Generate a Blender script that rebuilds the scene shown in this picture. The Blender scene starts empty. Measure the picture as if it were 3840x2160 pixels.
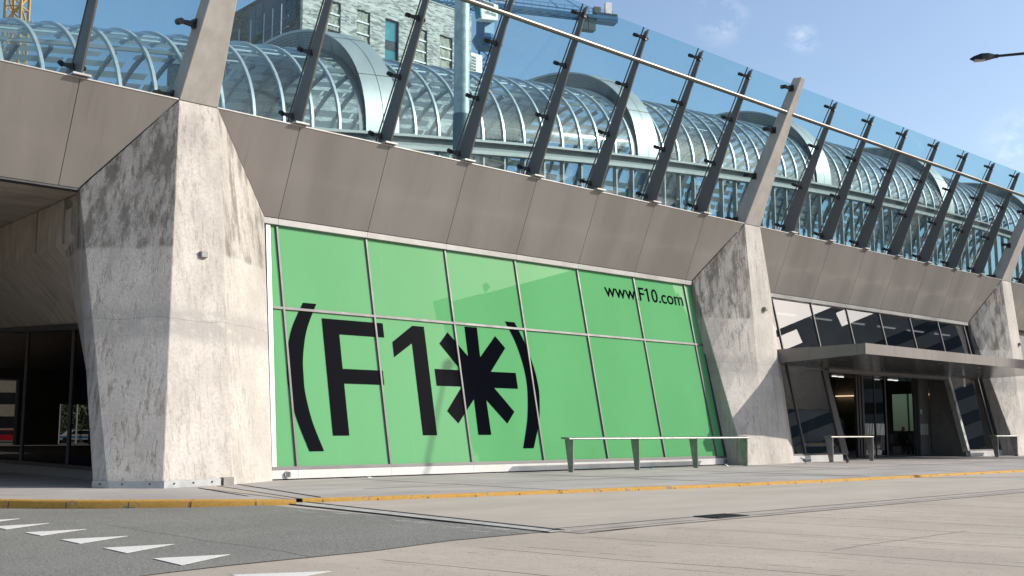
import bpy, math, random
from mathutils import Vector, Matrix
random.seed(7)
R = math.radians
scene = bpy.context.scene
col = scene.collection

# ------------------------------------------------------------------ camera
cam_d = bpy.data.cameras.new('camera')
cam = bpy.data.objects.new('camera', cam_d); col.objects.link(cam)
cam.location = (0, 0, 1.15)
cam.rotation_euler = (R(90 + 7.524896), 0, R(-42.874417))
cam_d.sensor_width = 36.0; cam_d.lens = 38.2487
cam_d.clip_start = 0.1; cam_d.clip_end = 3000
scene.camera = cam

# ------------------------------------------------------------------ sky and sun
SUN_AZ, SUN_EL = 127.8, 30.3          # azimuth clockwise from +Y, elevation
w = bpy.data.worlds.new('World'); scene.world = w; w.use_nodes = True
nt = w.node_tree; nt.nodes.clear()
o_ = nt.nodes.new('ShaderNodeOutputWorld'); bg = nt.nodes.new('ShaderNodeBackground')
sky = nt.nodes.new('ShaderNodeTexSky'); sky.sky_type = 'NISHITA'; sky.sun_disc = False
sky.sun_elevation = R(SUN_EL); sky.sun_rotation = R(SUN_AZ)
sky.air_density = 1.0; sky.dust_density = 1.6; sky.ozone_density = 1.4
bg.inputs['Strength'].default_value = 0.15
# a few thin wisps of cloud
tc = nt.nodes.new('ShaderNodeTexCoord')
mp = nt.nodes.new('ShaderNodeMapping'); mp.inputs['Scale'].default_value = (9, 9, 15)
nz = nt.nodes.new('ShaderNodeTexNoise'); nz.inputs['Scale'].default_value = 3.2; nz.inputs['Detail'].default_value = 9; nz.inputs['Roughness'].default_value = 0.66
nt.links.new(tc.outputs['Generated'], mp.inputs['Vector']); nt.links.new(mp.outputs[0], nz.inputs['Vector'])
def cloud_at(d, rad, prev):
    dv = Vector(d).normalized()
    dist = nt.nodes.new('ShaderNodeVectorMath'); dist.operation = 'DISTANCE'
    nt.links.new(tc.outputs['Generated'], dist.inputs[0]); dist.inputs[1].default_value = dv
    mr = nt.nodes.new('ShaderNodeMapRange'); mr.inputs[1].default_value = 0; mr.inputs[2].default_value = rad
    mr.inputs[3].default_value = 1; mr.inputs[4].default_value = 0; mr.interpolation_type = 'SMOOTHERSTEP'
    nt.links.new(dist.outputs['Value'], mr.inputs[0])
    if prev is None: return mr.outputs[0]
    a = nt.nodes.new('ShaderNodeMath'); a.operation = 'MAXIMUM'
    nt.links.new(prev, a.inputs[0]); nt.links.new(mr.outputs[0], a.inputs[1]); return a.outputs[0]
CLOUDS = [((0.757, 0.5454, 0.3598), 0.034), ((0.8021, 0.4931, 0.337), 0.022), ((0.9041, 0.3568, 0.235), 0.045)]
m_ = None
for d, r_ in CLOUDS: m_ = cloud_at(d, r_, m_)
mul = nt.nodes.new('ShaderNodeMath'); mul.operation = 'MULTIPLY'
rmp = nt.nodes.new('ShaderNodeMapRange'); rmp.inputs[1].default_value = 0.47; rmp.inputs[2].default_value = 0.72; rmp.inputs[4].default_value = 0.4
nt.links.new(nz.outputs['Fac'], rmp.inputs[0])
nt.links.new(rmp.outputs[0], mul.inputs[0]); nt.links.new(m_, mul.inputs[1])
mix = nt.nodes.new('ShaderNodeMixRGB'); mix.inputs[2].default_value = (6.5, 6.7, 7.0, 1)
nt.links.new(mul.outputs[0], mix.inputs[0]); nt.links.new(sky.outputs[0], mix.inputs[1])
nt.links.new(mix.outputs[0], bg.inputs[0]); nt.links.new(bg.outputs[0], o_.inputs[0])

sd = bpy.data.lights.new('sun', 'SUN'); sd.energy = 4.2; sd.angle = R(0.5); sd.color = (1.0, 0.93, 0.83)
sun = bpy.data.objects.new('sun', sd); col.objects.link(sun)
az, el = R(SUN_AZ), R(SUN_EL)
to_sun = Vector((math.sin(az) * math.cos(el), math.cos(az) * math.cos(el), math.sin(el)))
sun.rotation_euler = to_sun.to_track_quat('Z', 'Y').to_euler()
sun.location = (60, -60, 60)

scene.view_settings.view_transform = 'Standard'; scene.view_settings.look = 'None'
scene.view_settings.exposure = 0.36; scene.view_settings.gamma = 1.0
scene.cycles.max_bounces = 10; scene.cycles.diffuse_bounces = 4; scene.cycles.glossy_bounces = 5
scene.cycles.transparent_max_bounces = 40; scene.cycles.transmission_bounces = 6
scene.cycles.caustics_reflective = False; scene.cycles.caustics_refractive = False
scene.cycles.sample_clamp_indirect = 6.0
scene.cycles.use_denoising = True

# ------------------------------------------------------------------ materials
def hexlin(r, g, b):
    f = lambda c: ((c / 255 + 0.055) / 1.055) ** 2.4 if c / 255 > 0.04045 else c / 255 / 12.92
    return (f(r), f(g), f(b), 1)
class NM:
    """small node-material helper"""
    def __init__(s, name):
        s.m = bpy.data.materials.new(name); s.m.use_nodes = True
        s.t = s.m.node_tree; s.n = s.t.nodes; s.l = s.t.links
        s.b = s.n['Principled BSDF']; s.out = s.n['Material Output']
        s.geo = s.n.new('ShaderNodeNewGeometry')
    def pos(s, scale=(1, 1, 1), rot=(0, 0, 0), loc=(0, 0, 0)):
        m = s.n.new('ShaderNodeMapping'); m.inputs['Scale'].default_value = scale; m.inputs['Rotation'].default_value = rot; m.inputs['Location'].default_value = loc
        s.l.new(s.geo.outputs['Position'], m.inputs[0]); return m.outputs[0]
    def noise(s, vec, scale, detail=6, rough=0.6, dist=0.0):
        n = s.n.new('ShaderNodeTexNoise'); n.inputs['Scale'].default_value = scale; n.inputs['Detail'].default_value = detail
        n.inputs['Roughness'].default_value = rough; n.inputs['Distortion'].default_value = dist
        s.l.new(vec, n.inputs['Vector']); return n.outputs['Fac']
    def voro(s, vec, scale, feature='F1'):
        n = s.n.new('ShaderNodeTexVoronoi'); n.feature = feature; n.inputs['Scale'].default_value = scale
        s.l.new(vec, n.inputs['Vector']); return n
    def mr(s, v, a, b, c=0.0, d=1.0, smooth=True):
        n = s.n.new('ShaderNodeMapRange'); n.clamp = True
        if smooth: n.interpolation_type = 'SMOOTHSTEP'
        s.l.new(v, n.inputs[0])
        for i, x in enumerate((a, b, c, d)): n.inputs[i + 1].default_value = x
        return n.outputs[0]
    def math(s, op, a, b=None):
        n = s.n.new('ShaderNodeMath'); n.operation = op
        for i, x in enumerate((a, b)):
            if x is None: continue
            if isinstance(x, (int, float)): n.inputs[i].default_value = x
            else: s.l.new(x, n.inputs[i])
        return n.outputs[0]
    def mixc(s, f, a, b, mode='MIX'):
        n = s.n.new('ShaderNodeMixRGB'); n.blend_type = mode
        for i, x in enumerate((f, a, b)):
            if isinstance(x, (int, float)): n.inputs[i].default_value = x
            elif isinstance(x, tuple): n.inputs[i].default_value = x if len(x) == 4 else x + (1,)
            else: s.l.new(x, n.inputs[i])
        return n.outputs[0]
    def xyz(s):
        n = s.n.new('ShaderNodeSeparateXYZ'); s.l.new(s.geo.outputs['Position'], n.inputs[0]); return n.outputs
    def bump(s, h, strength=0.3, dist=0.02):
        n = s.n.new('ShaderNodeBump'); n.inputs['Strength'].default_value = strength; n.inputs['Distance'].default_value = dist
        s.l.new(h, n.inputs['Height']); s.l.new(n.outputs[0], s.b.inputs['Normal']); return n
    def fresnel(s, ior):
        # both faces of a thin pane reflect alike
        fr = s.n.new('ShaderNodeFresnel'); s.l.new(s.mr(s.geo.outputs['Backfacing'], 0, 1, ior, 1 / ior, False), fr.inputs[0]); return fr
    def set(s, col=None, rough=None, metal=None, spec=None):
        for k, v in (('Base Color', col), ('Roughness', rough), ('Metallic', metal), ('Specular IOR Level', spec)):
            if v is None: continue
            if isinstance(v, (int, float)): s.b.inputs[k].default_value = v
            elif isinstance(v, tuple): s.b.inputs[k].default_value = v if len(v) == 4 else v + (1,)
            else: s.l.new(v, s.b.inputs[k])
        return s.m
def plain(name, c, rough=0.5, metal=0.0, var=0.12, vscale=3.0, spec=None):
    k = NM(name); n = k.noise(k.pos(), vscale, 6, 0.65)
    c2 = tuple(x * (1 - var) for x in c[:3]); c1 = tuple(min(1, x * (1 + var)) for x in c[:3])
    colr = k.mixc(k.mr(n, 0.3, 0.7), c2, c1)
    return k.set(colr, k.mr(n, 0.2, 0.8, max(0, rough - 0.08), min(1, rough + 0.08)), metal, spec)

M = {}
# -- concrete of the piers: pale, board-smooth, pitted, water-stained under the cladding
def concrete(name, base=(0.525, 0.492, 0.455), stain=1.0):
    k = NM(name); X, Y, Z = k.xyz()
    big = k.noise(k.pos((0.7, 0.7, 0.45)), 1.6, 8, 0.62)
    fine = k.noise(k.pos(), 14, 8, 0.75)
    c = k.mixc(k.mr(big, 0.3, 0.7), tuple(x * 0.83 for x in base), tuple(x * 1.08 for x in base))
    c = k.mixc(k.math('MULTIPLY', k.mr(fine, 0.42, 0.70), 0.6), c, tuple(x * 0.6 for x in base))
    # thin vertical run marks and peeled scars
    runs = k.noise(k.pos((9.0, 9.0, 0.16)), 1.0, 6, 0.7)
    rough_run = k.noise(k.pos((5, 5, 1.2)), 3.0, 8, 0.82)
    patch = k.noise(k.pos((0.7, 0.7, 0.3), loc=(3, 1, 7)), 1.0, 4, 0.5)
    rmask = k.math('MULTIPLY', k.mr(runs, 0.49, 0.60), k.mr(rough_run, 0.38, 0.58))
    rmask = k.math('MULTIPLY', rmask, k.mr(patch, 0.34, 0.56))
    sp0 = k.n.new('ShaderNodeSeparateXYZ'); k.l.new(k.geo.outputs['Normal'], sp0.inputs[0]); rmask = k.math('MULTIPLY', rmask, k.mr(sp0.outputs[0], 0.15, -0.3, 0.5, 1.0))
    c = k.mixc(k.math('MULTIPLY', rmask, 0.8), c, (0.19, 0.168, 0.142))
    wash = k.noise(k.pos((1.6, 1.6, 0.22), loc=(11, 3, 2)), 1.1, 6, 0.6)
    c = k.mixc(k.math('MULTIPLY', k.mr(wash, 0.48, 0.75), 0.38), c, (0.30, 0.275, 0.245))
    # black growth high on the faces, ending at a pour line
    wob = k.noise(k.pos((1, 1, 0)), 1.2, 3, 0.5)
    zz = k.math('ADD', Z, k.math('MULTIPLY', wob, 0.25))
    hi = k.mr(zz, 5.28, 5.40)
    blk0 = k.noise(k.pos((3.4, 3.4, 0.14), loc=(1, 5, 0)), 1.2, 8, 0.7); blk1 = k.noise(k.pos((1.3, 1.3, 0.8), loc=(4, 2, 0)), 1.5, 10, 0.78)
    blk = k.math('ADD', k.math('MULTIPLY', blk0, 0.6), k.math('MULTIPLY', blk1, 0.4))
    gm = k.math('MULTIPLY', k.mr(blk, 0.455, 0.575), hi)
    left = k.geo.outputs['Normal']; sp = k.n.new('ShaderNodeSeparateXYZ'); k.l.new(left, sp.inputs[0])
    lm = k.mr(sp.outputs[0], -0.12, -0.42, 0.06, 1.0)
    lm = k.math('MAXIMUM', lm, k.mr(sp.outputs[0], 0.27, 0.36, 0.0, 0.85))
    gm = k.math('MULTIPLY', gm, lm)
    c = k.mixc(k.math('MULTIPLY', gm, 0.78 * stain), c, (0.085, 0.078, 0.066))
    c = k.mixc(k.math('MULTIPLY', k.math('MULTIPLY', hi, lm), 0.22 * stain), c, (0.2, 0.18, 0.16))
    # weathered band at the lower pour line
    z2 = k.math('ABSOLUTE', k.math('SUBTRACT', zz, 3.62)); band = k.mr(z2, 0.5, 0.2)
    bn = k.noise(k.pos((1.2, 1.2, 2.2), loc=(9, 2, 0)), 2.2, 8, 0.7)
    c = k.mixc(k.math('MULTIPLY', k.math('MULTIPLY', band, k.mr(bn, 0.30, 0.52)), 0.75), c, (0.33, 0.32, 0.30))
    line = k.mr(k.math('ABSOLUTE', k.math('SUBTRACT', zz, 3.72)), 0.012, 0.004)
    c = k.mixc(k.math('MULTIPLY', line, 0.5), c, (0.2, 0.19, 0.17))
    # pits
    v = k.voro(k.pos((1, 1, 0.8)), 7.5); pit = k.mr(v.outputs['Distance'], 0.1, 0.05)
    pn = k.noise(k.pos(), 2.3, 2, 0.5); pit = k.math('MULTIPLY', pit, k.mr(pn, 0.5, 0.58))
    c = k.mixc(k.math('MULTIPLY', pit, 0.75), c, (0.13, 0.12, 0.105))
    h = k.math('SUBTRACT', k.math('ADD', fine, k.math('MULTIPLY', rough_run, 0.6)), k.math('MULTIPLY', k.math('ADD', pit, rmask), 0.8))
    k.bump(h, 0.45, 0.025)
    return k.set(c, 0.88, 0, 0.25)
M['concrete'] = concrete('pier_concrete')
def smooth_conc(name, base, s=1.0):
    k = NM(name)
    n = k.noise(k.pos((1, 1, 0.6)), 2.2 * s, 8, 0.66); f = k.noise(k.pos(), 22, 6, 0.7)
    c = k.mixc(k.mr(n, 0.3, 0.72), tuple(x * 0.82 for x in base), tuple(x * 1.06 for x in base))
    v = k.voro(k.pos(), 3.1); sp = k.math('MULTIPLY', k.mr(v.outputs['Distance'], 0.12, 0.03), k.mr(k.noise(k.pos(), 1.5, 3), 0.55, 0.62))
    c = k.mixc(k.math('MULTIPLY', sp, 0.5), c, tuple(x * 0.45 for x in base))
    k.bump(f, 0.25, 0.01); return k.set(c, 0.85, 0, 0.25)
M['fin_concrete'] = smooth_conc('upper_pier_concrete', (0.49, 0.455, 0.42))
def board_conc(name):
    k = NM(name)
    a = k.noise(k.pos((0.25, 7, 0.7)), 1.6, 7, 0.7); n = k.noise(k.pos(), 1.2, 6, 0.6)
    base = (0.50, 0.44, 0.385)
    c = k.mixc(k.mr(a, 0.3, 0.7), tuple(x * 0.7 for x in base), tuple(x * 1.12 for x in base))
    c = k.mixc(k.math('MULTIPLY', k.mr(n, 0.45, 0.7), 0.4), c, (0.27, 0.225, 0.185))
    k.bump(a, 0.4, 0.02); return k.set(c, 0.9, 0, 0.2)
M['board_concrete'] = board_conc('board_marked_concrete')
# -- warm grey brushed cladding
def cladding():
    k = NM('brushed_cladding')
    s1 = k.noise(k.pos((26, 0.7, 0.7)), 2.0, 5, 0.6); s2 = k.noise(k.pos((0.9, 0.18, 0.18)), 1.0, 3, 0.5)
    c = k.mixc(k.mr(s2, 0.32, 0.68), (0.228, 0.209, 0.194), (0.280, 0.259, 0.242))
    c = k.mixc(k.math('MULTIPLY', k.mr(s1, 0.3, 0.7), 0.22), c, (0.31, 0.285, 0.26))
    oi = k.n.new('ShaderNodeObjectInfo'); c = k.mixc(k.mr(oi.outputs['Random'], 0, 1, 0, 0.16, False), c, (0.17, 0.155, 0.143))
    sk = k.noise(k.pos((7, 0.35, 0.35), loc=(2, 0, 0)), 1.0, 7, 0.68); c = k.mixc(k.mr(sk, 0.55, 0.75, 0, 0.3), c, (0.14, 0.127, 0.117))
    r = k.mr(s1, 0.25, 0.75, 0.66, 0.78)
    k.bump(s1, 0.04, 0.004)
    k.b.inputs['Anisotropic'].default_value = 0.4
    return k.set(c, r, 0.1, 0.12)
M['cladding'] = cladding()
M['coping'] = plain('pale_coping_metal', (0.42, 0.40, 0.38), 0.45, 0.3)
M['fin_steel'] = plain('dark_grey_fin_paint', (0.135, 0.125, 0.118), 0.55, 0.1, 0.06, 2.0)
M['clamp_steel'] = plain('dark_clamp_metal', (0.045, 0.042, 0.04), 0.42, 0.6)
M['rubber'] = plain('black_rubber', (0.015, 0.015, 0.015), 0.7)
M['steel_tube'] = plain('satin_steel_tube', (0.19, 0.175, 0.155), 0.36, 0.8, 0.0, 0.5)
M['alu'] = plain('satin_aluminium', (0.66, 0.65, 0.64), 0.32, 0.9, 0.08, 4)
M['white_alu'] = plain('pale_aluminium_trim', (0.40, 0.395, 0.39), 0.42, 0.5, 0.06, 0.8)
M['plinth_alu'] = plain('whitish_plinth_sheet', (0.55, 0.55, 0.545), 0.42, 0.35, 0.05, 0.8)
M['frame'] = plain('grey_window_frame', (0.115, 0.11, 0.115), 0.5, 0.2, 0.04, 2)
M['dark_frame'] = plain('anthracite_frame', (0.07, 0.07, 0.075), 0.42, 0.4)
def brushed_bench():
    k = NM('brushed_stainless'); s = k.noise(k.pos((2, 60, 2)), 3, 4, 0.6); n = k.noise(k.pos(), 5, 5, 0.6)
    c = k.mixc(k.mr(n, 0.3, 0.7), (0.23, 0.23, 0.226), (0.33, 0.327, 0.32))
    return k.set(c, k.mr(s, 0.2, 0.8, 0.36, 0.5), 0.75)
M['stainless'] = brushed_bench()
M['galv'] = plain('galvanised_skirt', (0.40, 0.42, 0.43), 0.5, 0.75, 0.10, 5)
# -- glass kinds: thin panes that tint what is behind them and mirror at grazing angles
def glass(name, tint, ior=1.5, rough=0.0, film=0.0, filmcol=(0.8, 0.85, 0.85), streak=0.0, refl=1.0, coat=0.0):
    k = NM(name); k.n.remove(k.b)
    tr = k.n.new('ShaderNodeBsdfTransparent'); tr.inputs[0].default_value = tint + (1,)
    gl = k.n.new('ShaderNodeBsdfGlossy'); gl.inputs['Roughness'].default_value = rough; gl.inputs['Color'].default_value = (refl, refl, refl, 1)
    fr = k.fresnel(ior)
    body = tr.outputs[0]
    if film > 0 or streak > 0:
        df = k.n.new('ShaderNodeBsdfDiffuse'); df.inputs[0].default_value = filmcol + (1,)
        tl = k.n.new('ShaderNodeBsdfTranslucent'); tl.inputs[0].default_value = filmcol + (1,)
        ad = k.n.new('ShaderNodeMixShader'); ad.inputs[0].default_value = 0.5
        k.l.new(df.outputs[0], ad.inputs[1]); k.l.new(tl.outputs[0], ad.inputs[2])
        n1 = k.noise(k.pos((0.55, 0.55, 0.3)), 1.6, 6, 0.62)
        st = k.noise(k.pos((14, 2, 1.4), rot=(0, 0.28, 0)), 2.2, 6, 0.7)
        f = k.math('ADD', k.mr(n1, 0.3, 0.8, film * 0.4, film * 1.6), k.math('MULTIPLY', k.mr(st, 0.55, 0.8), streak))
        mx = k.n.new('ShaderNodeMixShader'); k.l.new(f, mx.inputs[0]); k.l.new(tr.outputs[0], mx.inputs[1]); k.l.new(ad.outputs[0], mx.inputs[2]); body = mx.outputs[0]
    m2 = k.n.new('ShaderNodeMixShader'); k.l.new(k.math('MAXIMUM', fr.outputs[0], coat), m2.inputs[0]); k.l.new(body, m2.inputs[1]); k.l.new(gl.outputs[0], m2.inputs[2])
    k.l.new(m2.outputs[0], k.out.inputs[0]); return k.m
M['screen_glass'] = glass('cyan_screen_glass', (0.80, 0.93, 0.95), 1.25, 0.0, 0.035, (0.66, 0.82, 0.86), 0.13)
M['tube_glass'] = glass('vault_glass', (0.82, 0.89, 0.91), 1.6, 0.045, 0.05, (0.74, 0.79, 0.80), 0.035)
M['dark_glass'] = glass('dark_shop_glass', (0.45, 0.46, 0.47), 1.6, 0.0, coat=0.2)
M['black_glass'] = glass('black_underpass_glass', (0.08, 0.08, 0.09), 1.5, 0.0, refl=0.45)
M['rear_glass'] = glass('tinted_rear_glass', (0.30, 0.38, 0.37), 1.5, 0.0)
M['door_glass'] = glass('grey_door_glass', (0.55, 0.56, 0.57), 1.5, 0.0)
def green_film():
    k = NM('green_window_film')
    n = k.noise(k.pos((0.35, 0.35, 0.12)), 1.2, 3, 0.5)
    c = k.mixc(k.mr(n, 0.3, 0.7), (0.118, 0.375, 0.155), (0.13, 0.40, 0.17))
    oi = k.n.new('ShaderNodeObjectInfo'); c = k.mixc(k.mr(oi.outputs['Random'], 0, 1, 0, 0.14, False), c, (0.13, 0.36, 0.165))
    dr = k.noise(k.pos((5, 0.4, 0.4)), 1.6, 6, 0.7); c = k.mixc(k.mr(dr, 0.58, 0.75, 0, 0.12), c, (0.30, 0.56, 0.36))
    k.set(c, 0.6, 0, 0.0)
    tr = k.n.new('ShaderNodeBsdfTransparent'); tr.inputs[0].default_value = (0.30, 0.85, 0.42, 1)
    mx = k.n.new('ShaderNodeMixShader'); mx.inputs[0].default_value = 0.86
    k.l.new(tr.outputs[0], mx.inputs[1]); k.l.new(k.b.outputs[0], mx.inputs[2])
    gl = k.n.new('ShaderNodeBsdfGlossy'); gl.inputs['Roughness'].default_value = 0.0
    fr = k.fresnel(1.36)
    m2 = k.n.new('ShaderNodeMixShader'); k.l.new(fr.outputs[0], m2.inputs[0]); k.l.new(mx.outputs[0], m2.inputs[1]); k.l.new(gl.outputs[0], m2.inputs[2])
    k.l.new(m2.outputs[0], k.out.inputs[0]); return k.m
M['green'] = green_film()
def black_film():
    k = NM('black_lettering_film'); k.set((0.003, 0.0035, 0.006), 0.06, 0, 0.035); return k.m
M['black'] = black_film()
# -- ground
def road():
    k = NM('grooved_concrete_road'); X, Y, Z = k.xyz()
    base = (0.43, 0.378, 0.312)
    n = k.noise(k.pos((1, 0.6, 1)), 0.45, 7, 0.6); f = k.noise(k.pos(), 30, 6, 0.8); mfl = k.noise(k.pos(), 5, 6, 0.7)
    c = k.mixc(k.mr(n, 0.3, 0.7), tuple(x * 0.86 for x in base), tuple(x * 1.07 for x in base))
    c = k.mixc(k.math('MULTIPLY', k.mr(mfl, 0.4, 0.7), 0.22), c, tuple(x * 0.7 for x in base))
    c = k.mixc(k.math('MULTIPLY', k.mr(f, 0.5, 0.72), 0.4), c, tuple(x * 0.5 for x in base))
    # thin tined grooves, irregularly spaced and broken, running away from the viewer
    wv = k.noise(k.pos((0.5, 0.22, 0)), 1.0, 3, 0.5)
    u = k.math('ADD', k.math('ADD', X, k.math('MULTIPLY', Y, 0.17)), k.math('MULTIPLY', wv, 0.55))
    near = k.mr(Y, 9.15, 8.9)
    def grooves(freq, width, lo, hi, seed):
        vo = k.n.new('ShaderNodeTexVoronoi'); vo.voronoi_dimensions = '1D'; vo.feature = 'DISTANCE_TO_EDGE'; vo.inputs['Scale'].default_value = freq
        k.l.new(k.math('ADD', u, seed), vo.inputs['W'])
        br = k.noise(k.pos((freq * 0.8, 0.35, 1), loc=(seed, 0, 0)), 1.6, 5, 0.7)
        return k.math('MULTIPLY', k.math('MULTIPLY', k.mr(vo.outputs['Distance'], width * freq, width * freq * 0.35), k.mr(br, lo, hi)), near)
    line = k.math('MAXIMUM', grooves(0.62, 0.020, 0.34, 0.44, 3.3), grooves(1.5, 0.015, 0.52, 0.58, 9.1))
    l2 = grooves(8.0, 0.012, 0.44, 0.58, 5.7)
    c = k.mixc(k.math('MULTIPLY', line, 0.9), c, (0.055, 0.05, 0.045))
    c = k.mixc(k.math('MULTIPLY', l2, 0.22), c, (0.16, 0.14, 0.12))
    sv = k.voro(k.pos((1, 0.6, 1)), 26); sp = k.math('MULTIPLY', k.mr(sv.outputs['Distance'], 0.30, 0.16), k.mr(k.noise(k.pos(), 3.0, 4, 0.6), 0.42, 0.6))
    c = k.mixc(k.math('MULTIPLY', sp, 0.7), c, (0.15, 0.128, 0.107))
    # transverse cracks and slab joints
    wob = k.noise(k.pos((0.8, 0, 0)), 1.4, 4, 0.6)
    yy = k.math('ADD', Y, k.math('MULTIPLY', wob, 0.12))
    cr = k.math('MULTIPLY', k.mr(k.math('ABSOLUTE', k.math('SUBTRACT', yy, 6.26)), 0.02, 0.008), k.math('MULTIPLY', k.mr(X, 10.2, 10.4), k.mr(X, 13.5, 13.3)))
    c = k.mixc(k.math('MULTIPLY', cr, 0.8), c, (0.08, 0.07, 0.062))
    k.bump(k.math('SUBTRACT', f, line), 0.35, 0.012)
    return k.set(c, 0.86, 0, 0.3)
M['road'] = road()
def lane():
    k = NM('smooth_concrete_lane'); base = (0.42, 0.374, 0.318)
    n = k.noise(k.pos((0.5, 1.2, 1)), 0.7, 7, 0.62); f = k.noise(k.pos(), 26, 6, 0.75)
    c = k.mixc(k.mr(n, 0.3, 0.7), tuple(x * 0.88 for x in base), tuple(x * 1.06 for x in base))
    c = k.mixc(k.math('MULTIPLY', k.mr(f, 0.5, 0.75), 0.22), c, tuple(x * 0.55 for x in base))
    v = k.voro(k.pos((0.5, 1, 1)), 2.0); sp = k.math('MULTIPLY', k.mr(v.outputs['Distance'], 0.07, 0.03), k.mr(k.noise(k.pos(), 0.9, 3), 0.52, 0.6))
    c = k.mixc(k.math('MULTIPLY', sp, 0.5), c, (0.15, 0.13, 0.12))
    k.bump(f, 0.2, 0.008); return k.set(c, 0.8, 0, 0.3)
M['lane'] = lane()
def asphalt():
    k = NM('coarse_asphalt'); 
    n = k.noise(k.pos(), 0.5, 5, 0.6); f = k.noise(k.pos(), 55, 4, 0.8); v = k.voro(k.pos(), 42)
    c = k.mixc(k.mr(n, 0.3, 0.7), (0.235, 0.235, 0.208), (0.29, 0.285, 0.255))
    c = k.mixc(k.mr(f, 0.52, 0.7), c, (0.40, 0.39, 0.355))
    c = k.mixc(k.mr(v.outputs['Distance'], 0.3, 0.62, 0.0, 0.6), c, (0.085, 0.085, 0.078))
    X, Y, Z = k.xyz(); wob = k.noise(k.pos((0, 0.8, 0)), 1.0, 3, 0.5)
    xx = k.math('ADD', X, k.math('MULTIPLY', wob, 0.25))
    seam = k.math('MULTIPLY', k.mr(k.math('ABSOLUTE', k.math('SUBTRACT', xx, 6.32)), 0.02, 0.006), k.mr(Y, 15.3, 15.0))
    c = k.mixc(k.math('MULTIPLY', seam, 0.7), c, (0.03, 0.03, 0.03))
    sc = k.noise(k.pos((3.0, 0.5, 1), rot=(0, 0, R(4))), 2.2, 7, 0.75)
    dx = k.math('SUBTRACT', k.math('ADD', 9.62, k.math('MULTIPLY', k.math('SUBTRACT', Y, 9.7), 0.03)), X)
    scr = k.math('MULTIPLY', k.mr(sc, 0.54, 0.64), k.mr(dx, 1.3, 0.05)); scr = k.math('MULTIPLY', scr, k.mr(Y, 16.5, 14.0))
    c = k.mixc(k.math('MULTIPLY', scr, 0.8), c, (0.47, 0.45, 0.41))
    k.bump(f, 0.6, 0.015); return k.set(c, 0.82, 0, 0.3)
M['asphalt'] = asphalt()
def pavement():
    k = NM('mastic_pavement'); base = (0.36, 0.335, 0.315)
    n = k.noise(k.pos((0.5, 1, 1)), 0.8, 7, 0.62); f = k.noise(k.pos(), 24, 6, 0.75)
    c = k.mixc(k.mr(n, 0.28, 0.72), tuple(x * 0.82 for x in base), tuple(x * 1.16 for x in base))
    c = k.mixc(k.math('MULTIPLY', k.mr(f, 0.5, 0.75), 0.3), c, tuple(x * 0.55 for x in base))
    X, Y, Z = k.xyz()
    v = k.voro(k.pos((0.6, 1, 1)), 2.4); sp = k.math('MULTIPLY', k.mr(v.outputs['Distance'], 0.06, 0.025), k.mr(k.noise(k.pos(), 0.9, 3), 0.5, 0.58))
    c = k.mixc(k.math('MULTIPLY', sp, 0.6), c, (0.62, 0.6, 0.56))
    k.bump(f, 0.2, 0.008); return k.set(c, 0.78, 0, 0.35)
M['pavement'] = pavement()
def kerb_paint():
    k = NM('worn_yellow_kerb_paint'); 
    n = k.noise(k.pos(), 3.5, 8, 0.75); f = k.noise(k.pos((1, 1, 3)), 22, 5, 0.75)
    c = k.mixc(k.mr(n, 0.35, 0.7), (0.44, 0.245, 0.05), (0.53, 0.31, 0.075))
    c = k.mixc(k.math('MULTIPLY', k.mr(f, 0.5, 0.66), 0.7), c, (0.20, 0.12, 0.05))
    c = k.mixc(k.mr(n, 0.56, 0.63), c, (0.19, 0.16, 0.13))
    k.bump(f, 0.5, 0.012); return k.set(c, 0.8, 0, 0.25)
M['kerb'] = kerb_paint()
def marking():
    k = NM('worn_white_road_paint'); n = k.noise(k.pos(), 11, 8, 0.75); f = k.noise(k.pos(), 48, 4, 0.8)
    c = k.mixc(k.mr(f, 0.42, 0.7), (0.70, 0.69, 0.65), (0.50, 0.49, 0.46))
    w = k.math('MAXIMUM', k.mr(n, 0.62, 0.67), k.math('MULTIPLY', k.mr(f, 0.63, 0.70), 0.8))
    c = k.mixc(w, c, (0.21, 0.205, 0.19)); k.bump(f, 0.4, 0.01); return k.set(c, 0.75, 0, 0.2)
M['marking'] = marking()
M['channel'] = plain('pale_channel_concrete', (0.345, 0.305, 0.265), 0.8, 0, 0.12, 2)
M['joint'] = plain('dark_joint_filler', (0.065, 0.06, 0.054), 0.85, 0, 0.3, 8)
M['strip'] = plain('bare_metal_strip', (0.42, 0.40, 0.375), 0.6, 0.08, 0.25, 7)
M['iron'] = plain('cast_iron', (0.03, 0.028, 0.028), 0.6, 0.5, 0.3, 20)
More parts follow.
